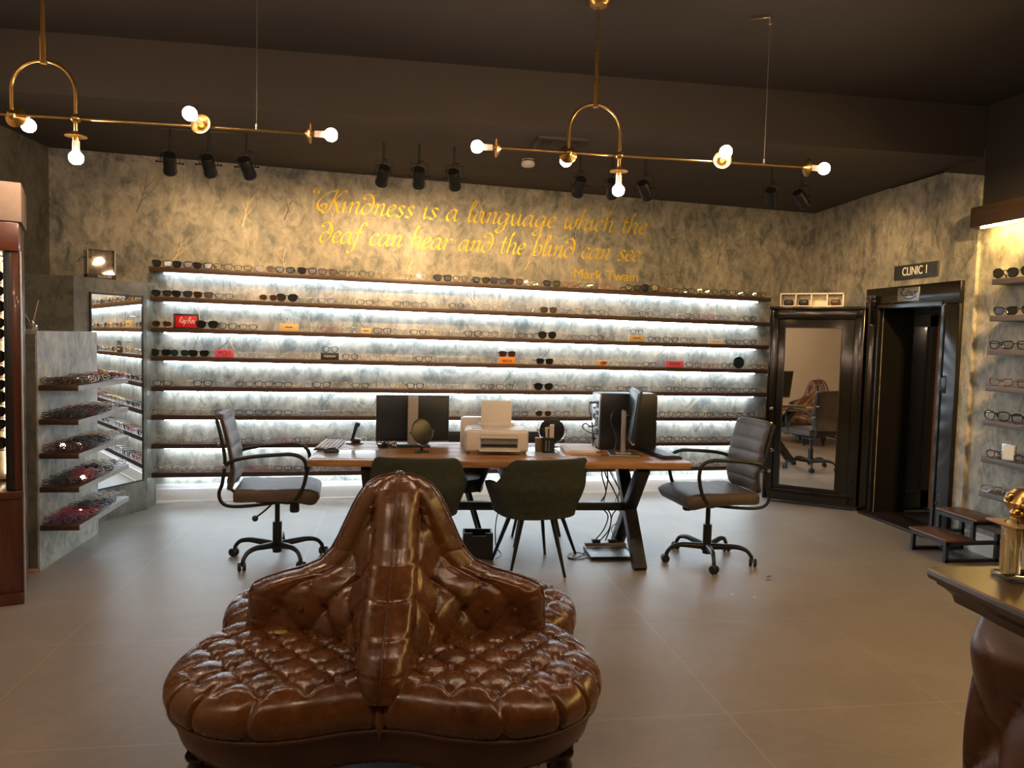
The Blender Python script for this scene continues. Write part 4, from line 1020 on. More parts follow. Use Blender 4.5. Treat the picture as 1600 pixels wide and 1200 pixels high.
# ================================================================== THINGS ON THE TABLE
def monitor(label, loc, rz, W, H, zb, tilt, slim_col=False):
    t = thing('computer_monitor', label, 'monitor', loc, rz, 'desk monitors')                      # local: screen faces +y
    R = Matrix.Rotation(tilt, 3, 'X')
    mb = MB(); ctr = Vector((0, .06, zb + H / 2)); mb.box(ctr, (W, .018, H), rot=R, bev=.004)
    mb.box(ctr + R @ Vector((0, -.012, 0)), (W * .94, .012, H * .92), rot=R, bev=.005); part('panel', mb, SCREEN, t)
    mb = MB(); mb.box(ctr + R @ Vector((0, .0095, .006)), (W - .014, .002, H - .03), rot=R); part('screen', mb, SUNL, t)
    mb = MB(); mb.box(ctr + R @ Vector((0, .002, -H / 2 - .003)), (W, .016, .012), rot=R); part('chin', mb, GREYP, t)
    return t
t = monitor('left computer monitor seen from behind with a grey stand column', (.125, 5.33, TZ), radians(3), .515, .325, .03, 0)
mb = MB(); mb.box((-.005, -.015, .185), (.072, .03, .335), bev=.006); part('stand_column', mb, GREYP, t, 'grey stand column')
mb = MB(); mb.box((.0, .0, .006), (.23, .17, .012), bev=.005); part('stand_foot', mb, BLKP, t)
t = monitor('right computer monitor turned edge-on beside the tower', (1.545, 4.97, TZ), radians(-101), .50, .345, .105, radians(-7))
mb = MB(); mb.box((0, .0, .155), (.055, .028, .30), bev=.005); part('stand_column', mb, GREYP, t, 'grey stand column')
mb = MB(); mb.box((.0, .0, .006), (.24, .20, .012), bev=.004); mb.box((.0, .0, .016), (.12, .10, .010), bev=.003); part('stand_foot', mb, STEEL, t)
mb = MB(); mb.cyl((0, -.0, .26), (0, .055, .27), .018, 12); part('hinge', mb, BLKP, t)
mb = MB(); mb.tube(catmull([(.03, .03, .30), (.03, -.05, .32), (.03, -.09, .24), (.03, -.05, .12), (.04, -.06, .02)], 7), .004, 6); part('cable', mb, BLKP, t)
t = thing('computer_tower', 'black desktop computer tower on the right of the table with its rear to the left', 'computer', (1.435, 5.165, TZ), radians(2))
mb = MB(); mb.box((.215, .10, .205), (.42, .19, .395), bev=.006); part('case', mb, BLKP, t)
mb = MB(); mb.box((-.0, .10, .205), (.012, .18, .385), bev=.002); part('rear_panel', mb, STEEL, t)
mb = MB()
for z, h in ((.32, .05), (.26, .03), (.20, .06), (.13, .03)):
    mb.box((-.007, .06, z), (.006, .05, h))
for z in (.33, .29, .24, .18, .12, .08): mb.box((-.007, .13, z), (.006, .04, .016))
part('port', mb, BLACK, t)
mb = MB(); mb.lathe([(.028, 0), (.034, 0), (.034, .004), (.028, .004)], 20, Matrix.Translation((-.012, .13, .205)) @ Matrix.Rotation(pi / 2, 4, 'Y')); part('fan_grille', mb, CHROME, t)
for P in ([(-.01, .06, .33), (-.06, .03, .335), (-.085, .0, .30), (-.065, -.01, .2), (-.05, -.01, .02)], [(-.01, .06, .17), (-.06, .03, .165), (-.11, 0, .19), (-.13, .0, .165), (-.09, -.01, .13), (-.02, -.01, .115)], [(-.01, .10, .12), (-.04, .02, .08), (-.03, -.02, .02)]):
    mb = MB(); mb.tube(catmull(P, 7), .0038, 6); mb.box(P[1], (.035, .014, .012), bev=.003); part('cable', mb, BLKP, t)
for a, b in ((.03, .02), (.39, .02), (.03, .18), (.39, .18)):
    pass
mb = MB()
for a, b in ((.04, .03), (.39, .03), (.04, .17), (.39, .17)): mb.box((a, b, .004), (.03, .03, .008))
part('foot', mb, BLACK, t)
def keyboard(label, loc, rz, body, key):
    t = thing('keyboard', label, 'keyboard', loc, rz, 'keyboards on the table')
    mb = MB(); mb.box((0, 0, .008), (.43, .145, .014), rot=Matrix.Rotation(.03, 3, 'X'), bev=.004); part('body', mb, body, t)
    mb = MB()
    for r in range(5):
        for c_ in range(19):
            if r == 0 and 4 <= c_ <= 8: continue
            mb.box((-.198 + .022 * c_, -.052 + .0255 * r, .0175 + .0008 * r), (.019, .021, .007), bev=.002, seg=1)
    mb.box((-.198 + .022 * 6, -.052, .0175), (.105, .021, .007), bev=.002, seg=1)
    o = part('keys', mb, key, t); o['kind'] = 'stuff'
    return t
keyboard('pale keyboard with light keys at the left end of the table', (-.445, 5.315, TZ), radians(86), BLKP, mat('pale key', (.42, .41, .38), .5))
keyboard('dark slim keyboard at the right end of the table', (1.80, 4.97, TZ), radians(96), BLKP, BLKP)
t = thing('computer_mouse', 'black computer mouse beside the pale keyboard', 'mouse', (-.41, 5.01, TZ), .3)
mb = MB(); mb.sphere((0, 0, .012), .03, 20, (1.75, 1.0, .85)); bmesh.ops.bisect_plane(mb.bm, geom=list(mb.bm.verts) + list(mb.bm.edges) + list(mb.bm.faces), plane_co=(0, 0, .001), plane_no=(0, 0, 1), clear_inner=True); part('shell', mb, BLKP, t)
mb = MB(); mb.cyl((.02, -.004, .034), (.02, .004, .034), .006, 10); part('scroll_wheel', mb, BLACK, t)
t = thing('cordless_phone', 'black cordless phone upright in its round cradle left of the monitor', 'phone', (-.285, 5.455, TZ), -.1)
mb = MB(); mb.lathe([(0, 0), (.062, 0), (.060, .008), (.03, .012), (0, .012)], 24); mb.box((.015, 0, .022), (.055, .06, .03), bev=.008); part('cradle', mb, BLKP, t)
mb = MB(); mb.box((.0, 0, .085), (.024, .045, .145), rot=Matrix.Rotation(.26, 3, 'Y'), bev=.009); mb.box((.028, 0, .135), (.016, .03, .03), rot=Matrix.Rotation(.26, 3, 'Y'), bev=.004); part('handset', mb, BLKP, t)
t = thing('desk_sheet', 'glossy laminated sheet lying under the mouse at the left front of the table', 'paper', (-.285, 4.955, TZ), TR)
mb = MB(); mb.box((0, 0, .001), (.44, .33, .002)); part('sheet', mb, GLOSSPAPER, t)
t = thing('cable_tangle', 'tangle of black and white cables beside the left monitor base', 'cable', (-.06, 5.25, TZ))
rg = random.Random(2)
for k in range(6):
    P = [(rg.uniform(-.06, .07), rg.uniform(-.04, .04), .006 + .045 * rg.random() * (i % 2)) for i in range(7)]
    mb = MB(); mb.tube(catmull(P, 6), .0035, 6); part('cable', mb, BLKP if k % 3 else PAPER, t)
mb = MB(); mb.box((0, 0, .018), (.05, .03, .034), rot=.5, bev=.006); part('plug', mb, BLKP, t)
def table_mirror(label, loc, rz, R, zc, tilt, rim_m, yoke=True):
    t = thing('table_mirror', label, 'mirror', loc, rz, 'round table mirrors')
    mb = MB(); mb.lathe([(0, 0), (.052, 0), (.050, .006), (.012, .010), (.008, .03), (.010, .036), (.006, .042), (0, .042)], 24); part('base', mb, rim_m if rim_m is FBLK else CHROME, t)
    Q = Matrix.Translation((0, 0, zc)) @ Matrix.Rotation(tilt, 4, 'X') @ Matrix.Rotation(pi / 2, 4, 'X')
    mb = MB(); mb.lathe([(R - .006, -.006), (R, -.005), (R + .003, 0), (R, .005), (R - .006, .006)], 40, Q); part('rim', mb, rim_m, t)
    mb = MB(); mb.lathe([(0, .002), (R - .004, .002), (R - .004, .004), (0, .004)], 40, Q); mb.lathe([(0, -.004), (R - .004, -.004), (R - .004, -.002), (0, -.002)], 40, Q); part('mirror_glass', mb, MIRROR, t)
    mb = MB(); mb.tube([(( R + .010) * cos(a), 0, zc + (R + .010) * sin(a)) for a in [pi + i * pi / 20 for i in range(21)]], .0035, 8); mb.cyl((R - .002, 0, zc), (R + .020, 0, zc), .005, 8); mb.cyl((-R + .002, 0, zc), (-R - .020, 0, zc), .005, 8); mb.cyl((0, 0, .035), (0, 0, zc - R - .008), .006, 8); part('yoke', mb, CHROME, t)
    return t
table_mirror('oval looking table mirror in front of the left monitor', (.177, 5.04, TZ), radians(38), .085, .140, radians(-14), FBLK)
table_mirror('round black rimmed table mirror behind the pen holders', (1.125, 5.345, TZ), radians(-8), .088, .118, radians(-6), FBLK)
t = thing('printer', 'pale desktop printer with raised paper support in the middle of the table', 'printer', (.685, 5.13, TZ), radians(-4))
mb = MB(); mb.box((0, 0, .085), (.425, .31, .15), bev=.022, seg=3); mb.box((0, -.002, .152), (.40, .29, .012), bev=.004); mb.box((0, .10, .045), (.43, .14, .09), bev=.012); mb.box((0, .0, .008), (.36, .26, .016)); part('body', mb, PRINT, t)
mb = MB(); mb.box((.015, -.150, .085), (.25, .014, .085)); part('output_slot', mb, mat('slot grey', (.16, .15, .14), .5), t)
mb = MB(); mb.box((.015, -.158, .058), (.235, .006, .016)); part('roller_gap', mb, BLACK, t)
mb = MB(); mb.box((.015, -.165, .115), (.255, .006, .02), bev=.002); mb.box((.015, -.185, .030), (.27, .075, .012), bev=.004); mb.box((.015, -.185, .040), (.23, .06, .003)); part('output_tray', mb, PRINT, t)
mb = MB(); mb.box((.01, .135, .235), (.215, .008, .20), rot=Matrix.Rotation(-.18, 3, 'X'), bev=.004); mb.box((.01, .12, .165), (.26, .03, .03), bev=.006); part('paper_support', mb, PRINT, t)
mb = MB(); mb.box((-.125, .02, .161), (.085, .22, .006)); part('control_panel', mb, GREYP, t)
t = thing('paper_box', 'small white boxed unit behind the left side of the printer', 'box', (.585, 5.40, TZ), radians(-4))
mb = MB(); mb.box((0, 0, .10), (.24, .12, .20), bev=.008); part('body', mb, PRINT, t); mb = MB(); mb.box((0, -.0, .203), (.20, .09, .006)); part('lid', mb, WHITE, t)
t = thing('pen_holder', 'brown wooden pen holder right of the printer', 'pen holder', (.985, 5.085, TZ), .1)
mb = MB(); mb.box((0, 0, .046), (.052, .052, .092), bev=.004); mb.box((0, 0, .0925), (.058, .058, .006)); part('cup', mb, PENW, t)
t = thing('pen_holder', 'black mesh pen holder full of pens and cards beside the wooden one', 'pen holder', (1.035, 5.05, TZ), .05)
mb = MB()
for a, b, c_, d_ in ((0, -.037, .078, .004), (0, .037, .078, .004), (-.037, 0, .004, .078), (.037, 0, .004, .078)): mb.box((a, b, .052), (c_, d_, .104))
mb.box((0, 0, .003), (.078, .078, .006)); part('cup', mb, BLKP, t)
mb = MB()
for i in range(6):
    for j in range(2): mb.box((-.022 + .022 * j, -.0395, .02 + .012 * i), (.004, .002, .004))
part('perforation', mb, INKW, t)
rg = random.Random(9)
for i in range(7):
    mb = MB(); x = rg.uniform(-.026, .026); y = rg.uniform(-.026, .026)
    if i < 3: mb.box((x, y, .10), (.030, .004, .15 + .02 * i), rot=Matrix.Rotation(rg.uniform(-.12, .12), 3, 'Y')); part('card', mb, mat('kraft card', (.55, .44, .32), .7) if i < 2 else PAPER, t)
    else: mb.cyl((x, y, .01), (x + rg.uniform(-.03, .03), y, .165), .004, 8); part('pen', mb, BLKP if i % 2 else FTEAL, t)
t = thing('desk_sheet', 'glossy white sheet under the pen holders right of the printer', 'paper', (1.03, 5.06, TZ), TR)
mb = MB(); mb.box((0, 0, .0008), (.30, .38, .0016)); part('sheet', mb, GLOSSPAPER, t)
t = thing('paper_stack', 'open book and loose pages left of the computer tower', 'book', (1.275, 5.10, TZ), radians(-6))
mb = MB(); mb.box((0, 0, .004), (.24, .36, .008), bev=.002); part('cover', mb, BOOK, t); mb = MB(); mb.box((-.01, .02, .016), (.21, .32, .016), bev=.003); mb.box((.01, .01, .026), (.20, .30, .004), rot=.06); part('pages', mb, PAPER, t)
for o in (bpy.data.objects.get('pen_holder'), bpy.data.objects.get('pen_holder.001')): o.location.z = TZ + .0017

# ================================================================== UNDER THE TABLE
t = thing('floor_box', 'open black box on the floor under the table beside the sofa back', 'box', (.575, 5.13, 0), radians(-4))
mb = MB()
for a, b, c_, d_ in ((0, -.10, .20, .012), (0, .10, .20, .012), (-.096, 0, .012, .2), (.096, 0, .012, .2)): mb.box((a, b, .08), (c_, d_, .16))
mb.box((0, 0, .006), (.2, .2, .012)); part('body', mb, BOXB, t)
for a, b in ((-.07, .06), (.075, .05)):
    mb = MB(); mb.box((a, -.10, .166), (b, .014, .03)); part('rim_tab', mb, BOXB, t)
t = thing('cable_tray', 'shallow silver topped tray with a power strip on the floor under the table', 'tray', (1.505, 5.10, 0), radians(-3))
mb = MB(); mb.box((0, -.02, .010), (.31, .27, .016), bev=.003); part('board', mb, mat('sheet metal', (.30, .30, .30), .42, .5), t)
mb = MB(); mb.box((0, -.155, .012), (.31, .006, .024)); mb.box((-.155, -.02, .012), (.006, .27, .024)); mb.box((.155, -.02, .012), (.006, .27, .024)); part('edging', mb, BLACK, t)
t = thing('power_strip', 'power strip with black plugs at the rear edge of the floor tray', 'power strip', (1.52, 5.235, .0185), radians(-3))
mb = MB(); mb.box((0, 0, .014), (.30, .05, .028), bev=.005); part('body', mb, GREYP, t)
for a in (-.07, .05):
    mb = MB(); mb.box((a, 0, .040), (.06, .045, .026), bev=.005); part('plug', mb, BLKP, t)
CB = thing('cable_bundle', 'black cables hanging from the table edge down to the floor power strip', 'cable', (0, 0, 0))
rg = random.Random(4)
for k in range(6):
    a = tp(1.955 + .012 * k - .02, .45 + .02 * k, TZ - .045); e = Vector((1.44 + .04 * k, 5.235, .06)); P = [a]
    for f in (.2, .4, .55, .7, .85): P.append(a.lerp(e, f) + Vector((rg.uniform(-.05, .05) + .06 * sin(pi * f), rg.uniform(-.04, .04), 0)))
    P.append(e); mb = MB(); mb.tube(catmull(P, 7), .0048 if k < 3 else .003, 6); part('cable', mb, BLKP, CB)
t = thing('floor_cable', 'thin grey cable loop lying on the floor left of the power strip tray', 'cable', (0, 0, 0))
mb = MB(); mb.tube(catmull([(1.345, 5.16, .004), (1.30, 5.06, .004), (1.22, 4.99, .004), (1.20, 5.06, .004), (1.28, 5.13, .006), (1.335, 5.02, .006), (1.24, 4.96, .004), (1.19, 5.00, .004)], 8), .003, 6); part('cable', mb, BLKP, t)
t = thing('floor_cable', 'black cable hanging behind the near right green chair to the floor box', 'cable', (0, 0, 0))
mb = MB(); mb.tube(catmull([(.80, 5.35, .68), (.79, 5.30, .45), (.72, 5.25, .22), (.71, 5.18, .06), (.74, 5.12, .006), (.69, 5.02, .006)], 8), .004, 6); part('cable', mb, BLKP, t)

# ================================================================== BRASS BAR PENDANT LIGHTS
def bulb_parts(t, p, d):
    """socket, flange and globe bulb on the bar at p pointing along d"""
    d = Vector(d).normalized(); q = d.to_track_quat('Z', 'Y').to_matrix().to_4x4(); m_ = Matrix.Translation(p) @ q
    mb = MB(); mb.lathe([(.006, 0), (.010, .005), (.045, .022), (.050, .030), (.046, .031), (.014, .018), (.0135, .050), (0, .050)], 24, m_); part('socket', mb, BRASS, t)
    mb = MB(); mb.lathe([(0, .048), (.0155, .050), (.016, .092), (.020, .104), (0, .104)], 20, m_); part('bulb_collar', mb, BULBW, t, 'frosted white bulb collar')
    mb = MB(); mb.lathe([(0, .104), (.0205, .1045), (.028, .112), (.0325, .124), (.0325, .134), (.028, .148), (.016, .158), (0, .161)], 20, m_); part('bulb', mb, BULBM, t, 'glowing warm globe bulb')
def pendant(label, loc):
    t = thing('bar_pendant_light', label, 'pendant light', loc, 0, 'brass bar pendants')
    zb = 2.5
    mb = MB(); mb.lathe([(0, 3.268), (.045, 3.270), (.060, 3.285), (.062, 3.300), (0, 3.300)], 28); part('canopy', mb, BRASS, t)
    mb = MB(); mb.cyl((0, 0, 3.02), (0, 0, 3.27), .006, 10); mb.cyl((0, 0, 2.86), (0, 0, 3.03), .011, 12); mb.cyl((0, 0, 2.745), (0, 0, 2.87), .016, 14); part('stem', mb, BRASS, t)
    P = [(-.14, 0, zb)] + [(-.14 * cos(a), 0, 2.62 + .14 * sin(a)) for a in [i * pi / 24 for i in range(25)]] + [(.14, 0, zb)]
    mb = MB(); mb.tube(P, .0085, 10); part('arch', mb, BRASS, t)
    mb = MB(); mb.cyl((-.50, 0, zb), (1.20, 0, zb), .0075, 12); part('bar', mb, BRASS, t)
    for x in (-.14, .14):
        mb = MB(); mb.sphere((x, 0, zb), .022, 16); part('joint', mb, BRASS, t)
    mb = MB(); mb.cyl((.14, 0, zb), (.14, 0, zb - .06), .0085, 10); part('drop_arm', mb, BRASS, t)
    mb = MB(); mb.cyl((.97, 0, 2.505), (.97, 0, 3.30), .0018, 6); mb.cyl((.97, 0, 2.50), (.97, 0, 2.53), .006, 8); mb.cyl((.97, 0, 3.26), (.97, 0, 3.30), .010, 10); part('suspension_wire', mb, STEEL, t)
    for p, d in (((-.50, 0, zb), (-1, 0, 0)), ((1.20, 0, zb), (1, 0, 0)), ((.14, 0, zb - .055), (0, 0, -1)), ((-.14, .0, zb), (.12, 1, -.12)), ((.72, 0, zb), (-.25, -1, .2))):
        bulb_parts(t, Vector(p), d)
    return t
p1 = pendant('brass bar pendant light with five globe bulbs on the right of the ceiling', (1.03, 4.0, 0))
for loc, lab in (((-1.67, 3.95, 0), 'brass bar pendant light with globe bulbs cut by the left edge of the photo'), ((1.3, 1.45, 0), 'added unseen brass bar pendant above the view at the right, lighting the foreground'), ((-1.5, 1.45, 0), 'added unseen brass bar pendant above the view at the left, lighting the foreground')):  # last two are unseen, added to light the foreground from overhead
    c_ = copytree(p1); c_.location = loc; c_['label'] = lab
mb = MB(); mb.tube(catmull([(1.90, 4.03, 3.292), (1.93, 4.0, 3.285), (1.97, 3.985, 3.288), (2.0, 4.0, 3.296)], 6), .004, 6)
tag(new('ceiling_cable', mb.mesh('ceiling_cable', BRASS)), 'short brass coloured cable at the wire fixing on the ceiling', 'cable')

# ================================================================== TRACK SPOTLIGHTS
for gi, (xa, n, lab) in enumerate(((-1.60, 3, 'left'), (-.115, 3, 'middle'), (1.365, 3, 'right'), (2.93, 2, 'far right'))):
    y = 5.72; ln = .26 * (n - 1) + .12
    mb = MB(); mb.box((0, 0, -.008), (ln, .035, .016)); o = new('light_track', mb.mesh('light_track', BLACK), None, (xa + .26 * (n - 1) / 2, y, 2.935)); tag(o, 'black ceiling track carrying the %s group of spotlights' % lab, 'light track', 'ceiling tracks')
    for i in range(n):
        pos = ('left', 'middle', 'right')[i] if n == 3 else ('left', 'right')[i]
        t = thing('spotlight', 'black track spotlight, %s one of the %s ceiling group' % (pos, lab), 'spotlight', (xa + .26 * i, y, 2.92), (.25, 0, -.2)[i] if gi < 2 else (0, -.25, -.7, -.9)[i], 'track spotlights')
        if gi == 3: t.rotation_euler.z = (-.5, -1.1)[i]
        mb = MB(); mb.cyl((0, 0, 0), (0, 0, -.135), .008, 10); mb.cyl((0, 0, -.115), (0, 0, -.14), .012, 10); mb.cyl((0, 0, -.125), (.03, 0, -.125), .004, 8); mb.sphere((.03, 0, -.125), .007, 8); part('stem', mb, BLACK, t)
        mb = MB(); mb.tube([(-.062, 0, -.235), (-.062, 0, -.142), (.062, 0, -.142), (.062, 0, -.235)], .0035, 6)
        for s_ in (-1, 1): mb.cyl((s_ * .040, 0, -.235), (s_ * .085, 0, -.235), .005, 8); mb.sphere((s_ * .085, 0, -.235), .009, 8)
        part('yoke', mb, BLACK, t)
        m_ = Matrix.Translation((0, 0, -.235)) @ Matrix.Rotation(radians(-128), 4, 'X')       # barrel axis: towards the wall and down
        mb = MB(); mb.lathe([(0, -.065), (.038, -.065), (.044, -.055), (.044, .06), (.047, .062), (.047, .085), (.042, .085), (.040, .05), (.0, .045)], 28, m_); part('barrel', mb, BLACK, t)
        mb = MB(); mb.tube(catmull([(0, 0, -.14), (-.012, -.01, -.16), (-.05, -.02, -.18), (-.055, -.035, -.20), (-.03, -.045, -.21)], 6), .004, 6); part('flex', mb, BLACK, t)
        li = bpy.data.lights.new('spot_lamp', 'SPOT'); li.energy = SPOT * (.50, 1.0, .6, .55)[gi] * (1.0 if gi != 2 else (1, .7, .4)[i]); li.color = (1, .63, .28); li.spot_size = radians(86); li.spot_blend = .8; li.shadow_soft_size = .03
        lo = new('spot_lamp', li, t); lo.matrix_local = Matrix.Translation((0, .070, -.29)) @ Matrix.Rotation(radians(62), 4, 'X')
for i, yy in enumerate((2.2, 2.9)):  # two out-of-view spots added to spread the amber light down the wall
    t = thing('spotlight', 'added unseen spotlight brightening the right wall, %s' % ('nearer the viewpoint' if i == 0 else 'further into the room'), 'spotlight', (3.15 + .1 * i, yy - .3, 3.30), 0, 'added right wall spotlights')
    dv = Vector((4.27, 4.75 - .5 * (1 - i), 1.92)) - (t.location + Vector((0, 0, -.2))); qd = dv.to_track_quat('Z', 'Y').to_matrix().to_4x4()
    mb = MB(); mb.cyl((0, 0, 0), (0, 0, -.16), .008, 10); part('stem', mb, BLACK, t)
    mb = MB(); mb.lathe([(0, -.065), (.038, -.065), (.044, -.055), (.044, .06), (.047, .085), (.042, .085), (.040, .05), (0, .045)], 24, Matrix.Translation((0, 0, -.2)) @ qd); part('barrel', mb, BLACK, t)
    li = bpy.data.lights.new('spot_lamp', 'SPOT'); li.energy = WASH; li.color = (1, .62, .24); li.spot_size = radians(44); li.spot_blend = .9; li.shadow_soft_size = .04
    lo = new('spot_lamp', li, t); lo.matrix_local = Matrix.Translation(Vector((0, 0, -.2)) + dv.normalized() * .09) @ (-dv).to_track_quat('Z', 'Y').to_matrix().to_4x4()
t = thing('smoke_detector', 'small white smoke detector on the brown ceiling', 'smoke detector', (1.0, 5.95, 2.94))
mb = MB(); mb.lathe([(0, 0), (.052, 0), (.052, -.025), (.048, -.030), (0, -.030)], 24); part('base', mb, DETECT, t)
mb = MB(); mb.lathe([(0, -.045), (.050, -.045), (.053, -.055), (.052, -.075), (.035, -.085), (0, -.087)], 24); part('head', mb, DETECT, t)
mb = MB(); mb.lathe([(0, -.030), (.040, -.030), (.040, -.045), (0, -.045)], 24); part('sensor_gap', mb, mat('detector red', (.10, .03, .02), .5), t)
t = thing('air_vent', 'brown slatted ceiling air vent behind the right pendant', 'vent', (1.14, 5.50, 2.935))
mb = MB()
for a, b, c_, d_ in ((0, -.20, .36, .035), (0, .20, .36, .035), (-.165, 0, .035, .42), (.165, 0, .035, .42), (-.055, 0, .014, .40), (.055, 0, .014, .40)): mb.box((a, b, -.014), (c_, d_, .028), bev=.004)
part('frame', mb, mat('vent paint', (.030, .024, .020), .6), t)
mb = MB()
for i in range(9): mb.box((0, -.16 + .04 * i, -.010), (.32, .028, .003), rot=Matrix.Rotation(.6, 3, 'X'))
part('slats', mb, CEIL, t)

# ================================================================== BY THE DOORWAY
t = thing('cubby_organizer', 'white four compartment box lying along the top of the open vault door', 'organizer', (3.52, 6.783, 1.8705), rz)
mb = MB(); W_, H_, D_ = .56, .128, .10
mb.box((.08 + W_ / 2, .075, .006), (W_, D_, .012)); mb.box((.08 + W_ / 2, .075, H_ - .006), (W_, D_, .012)); mb.box((.08 + W_ / 2, .075 + D_ / 2 - .005, H_ / 2), (W_, .01, H_))
for i in range(5): mb.box((.086 + (W_ - .012) * i / 4, .075, H_ / 2), (.012, D_, H_))
part('carcass', mb, mat('cream white board', (.70, .64, .54), .5), t)
for i, (m_, lab) in enumerate(((BOXB, 'dark pouch in the far left compartment of the white organizer'), (BLKP, 'black case in the second compartment of the white organizer'), (FTORT, 'brown case in the right compartment of the white organizer'))):
    fx = (.15, .285, .565)[i]; R_ = Matrix.Rotation(rz, 3, 'Z'); pp = R_ @ Vector((fx, .075, 0)) + Vector((3.52, 6.783, 1.8829))
    o = new('glasses_case', MB().box((0, 0, .028), (.085, .06, .055), bev=.018, seg=3).mesh('glasses_case', m_), None, pp, rz); tag(o, lab, 'case', 'cases in the white organizer')
t = thing('door_mat', 'black ribbed rubber mat inside the strong room doorway', 'mat', (4.70, 5.80, .0))
mb = MB(); mb.box((.03, 0, .006), (.56, .80, .012), bev=.003)
for i in range(22): mb.box((-.22 + .024 * i, 0, .0135), (.010, .76, .005))
part('mat', mb, RUBBER, t)
t = thing('added_passage_light', 'added unseen lamp in the passage behind the strong room doorway', 'added light', (5.55, 5.75, 1.95))  # unseen lamp put in to brighten the timber edge and inner door
mb = MB(); mb.lathe([(0, 0), (.07, 0), (.07, -.02), (0, -.02)], 24); part('housing', mb, WHITE, t)
mb = MB(); mb.lathe([(0, -.0205), (.06, -.0205), (.055, -.028), (0, -.030)], 24); part('diffuser', mb, emit('added passage lamp', (1, .78, .55), 60), t)
t = thing('step_stool', 'two tread step stool with walnut boards on a black steel frame near the doorway', 'step stool', (3.83, 4.70, 0), 0)
mb = MB(); mb.box((.115, .19, .160), (.235, .40, .018), bev=.004); part('lower_tread', mb, STEPW, t)
mb = MB(); mb.box((.325, .19, .302), (.215, .41, .018), bev=.004); part('upper_tread', mb, STEPW, t)
for y, nm in ((.02, 1), (.36, 2)):
    mb = MB()
    for x, h in ((.02, .152), (.225, .294), (.42, .294)): mb.box((x, y, h / 2 + (.08 if x == .225 else 0)), (.026, .026, h - (.16 if x == .225 else 0)))
    mb.box((.22, y, .138), (.42, .026, .026)); mb.box((.22, y, .013), (.42, .026, .022)); mb.box((.32, y, .280), (.2, .026, .026)); part('side_frame', mb, BLACK, t)
for x, z in ((.02, .138), (.42, .28), (.225, .28), (.225, .013)):
    mb = MB(); mb.box((x, .19, z), (.024, .34, .024)); part('cross_bar', mb, BLACK, t)

# ================================================================== LEATHER COUNTER AT THE RIGHT EDGE
cz = 1.0
k = thing('leather_counter', 'buttoned dark brown leather counter with a wooden top at the right edge', 'counter', (1.215, 1.545, 0), radians(-2))
mb = MB()
prof = [(0, cz), (-.004, cz - .004), (-.006, cz - .012), (-.002, cz - .022), (.012, cz - .027), (.014, cz - .034), (.026, cz - .042), (.036, cz - .052), (.04, cz - .068), (.07, cz - .070), (.2, cz - .070)]
LX, LY = 1.3, 2.3
rows = []
for off, z in [(.25, cz)] + prof:
    r_ = max(.012 - off, .004); rows.append([])
    for (cx, cy, a0) in ((off, -off, 0), (LX - off, -off, 1), (LX - off, -LY + off, 2), (off, -LY + off, 3)):
        for i in range(5):
            a = [pi, pi / 2, 0, -pi / 2][a0] - (pi / 2) * i / 4
            sx = [1, -1, -1, 1][a0]; sy = [-1, -1, 1, 1][a0]
            rows[-1].append(Vector((cx + sx * r_ + r_ * cos(a), cy + sy * r_ + r_ * sin(a), z)))
V = mb.grid(rows, cv=True); mb.bm.faces.new(V[0]); part('counter_top', mb, COUNTER, k, ang=30)
def cface(P0, ux, n_, Lw, Hh, nx, nz):
    rows = []
    for i in range(nx + 1):
        row = []
        for j in range(nz + 1):
            s_ = Lw * i / nx; z = .02 + Hh * j / nz
            U = s_ / .34 + (z - .10) / .58; V_ = s_ / .34 - (z - .10) / .58
            h = .055 * (abs(sin(pi * U)) * abs(sin(pi * V_))) ** .5
            du = .5 - abs((U % 1) - .5); dv = .5 - abs((V_ % 1) - .5); h -= .02 * exp(-((du * .25) ** 2 + (dv * .25) ** 2) / .02 ** 2)
            edge = min(s_, Lw - s_); rr = .05; back = (rr - sqrt(max(0, rr * rr - (rr - edge) ** 2))) if edge < rr else 0
            bulge = .035 * (1 - z / .95)
            p = Vector(P0) + Vector(ux) * s_ + Vector(n_) * (h * smooth(0, .06, edge) * smooth(.95, .86, z) + bulge - back)
            row.append(Vector((p.x, p.y, z)))
        rows.append(row)
    return rows
mb = MB()
A = cface((.055, -LY + .08, 0), (0, 1, 0), (-1, 0, 0), LY - .155, .91, 150, 80)
B = cface((.055, -.075, 0), (1, 0, 0), (0, 1, 0), LX - .16, .91, 90, 80)
mb.grid(A); mb.grid(B); part('front_panel', mb, OXBLOOD, k, ang=70)
mb = MB(); mb.box((LX / 2 + .03, -LY / 2, .46), (LX - .22, LY - .20, .90)); part('carcass', mb, BOXB, k)
t = thing('display_block', 'clear acrylic display block standing on the wooden counter top', 'display stand', (1.335, 1.455, cz + .0005), radians(-8))
mb = MB(); mb.box((.06, 0, .006), (.145, .06, .012), bev=.002); mb.box((.075, 0, .062), (.10, .05, .10), bev=.002); part('block', mb, ACRYL, t)
mb = MB(); mb.box((.010, 0, .064), (.028, .034, .104), bev=.003); part('column', mb, AMBGLOW, t, 'clear acrylic column with amber light painted in')
mb = MB(); mb.box((.060, .005, .1195), (.15, .10, .006), bev=.002); part('shelf', mb, mat('warm acrylic edge', (.30, .20, .10), .25), t)
fr, ln, tm = specs('cat', .0026, False, .34)
t = thing('eyeglasses', 'black winged glasses lying on top of the acrylic display block', 'glasses', (1.345, 1.412, cz + .1235), radians(-8))
part('frame', fr, FBLK, t); part('lens', ln, CLEAR, t)
for b in tm: part('temple', b, FBLK, t)
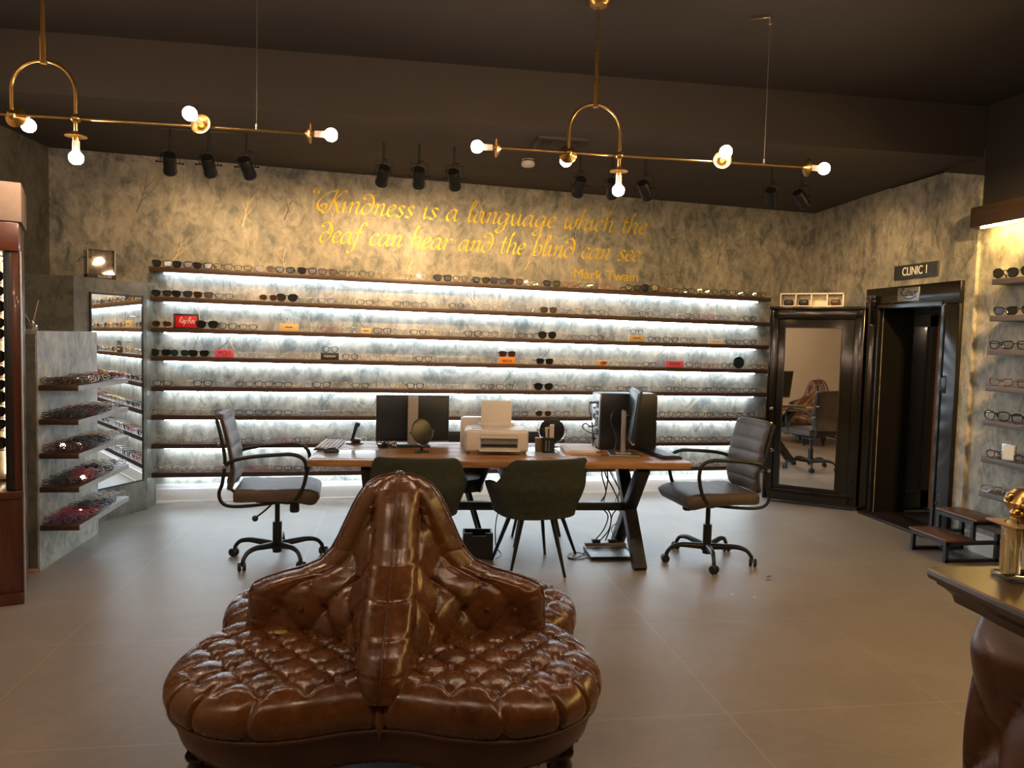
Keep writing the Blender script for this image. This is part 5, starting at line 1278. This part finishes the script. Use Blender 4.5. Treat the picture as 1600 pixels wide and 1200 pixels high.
t = thing('gold_ornament', 'polished gold ornament on the display block cut by the right edge of the photo', 'ornament', (1.392, 1.468, cz + .1235), 0)
mb = MB(); mb.lathe([(0, 0), (.030, 0), (.032, .006), (.020, .012), (.022, .016), (.038, .026), (.045, .042), (.040, .060), (.024, .072), (0, .075)], 28); part('body', mb, BRASS, t)
mb = MB(); mb.sphere((-.040, -.016, .022), .014, 14, (1, 1, .8)); mb.sphere((-.040, .004, .052), .011, 12); mb.sphere((-.030, -.028, .040), .010, 12); part('boss', mb, BRASS, t)

# ================================================================== LEFT SIDE OF THE ROOM SEEN IN THE DOOR MIRROR
d3 = new('door_3', None, None, (-2.955, -1.05, 0)); d3['kind'] = 'structure'; d3['label'] = 'dark mahogany door in the cream left wall seen in the door mirror'
mb = MB(); mb.box((.02, -.55, 1.35), (.05, 1.10, 2.7), bev=.004); part('door_panel', mb, MAHOG, d3)
mb = MB(); mb.box((.048, -.55, 1.75), (.006, .72, 1.35)); part('glazed_panel', mb, mat('smoked door glass', (.022, .020, .018), .15), d3)
mb = MB(); mb.box((.052, -.06, 1.16), (.012, .05, .20), bev=.004); part('push_plate', mb, STEEL, d3)

# ================================================================== SCRAPS ON THE FLOOR
for lab, x, y, rz_, m_, d in (('small white paper scrap on the floor in front of the right swivel chair', 2.02, 4.20, .3, PAPER, (.03, .018)), ('tiny white paper scrap beside the larger one on the floor', 2.13, 4.14, -.5, PAPER, (.024, .010)),
                              ('dark leaf scrap on the floor right of the right swivel chair', 2.42, 4.52, .6, WALNUT, (.05, .025)), ('second dark scrap just below the leaf scrap on the floor', 2.38, 4.45, -.1, WALNUT, (.045, .015)), ('thin dark sliver on the floor right of the sofa', .80, 3.72, .0, WALNUT, (.05, .008))):
    mb = MB(); mb.prism([(-d[0] / 2, -d[1] * .3), (0, -d[1] / 2), (d[0] / 2, 0), (d[0] * .2, d[1] / 2), (-d[0] * .4, d[1] * .35)], .0003, .002)
    tag(new('floor_scrap', mb.mesh('floor_scrap', m_), None, (x, y, 0), rz_), lab, 'scrap')
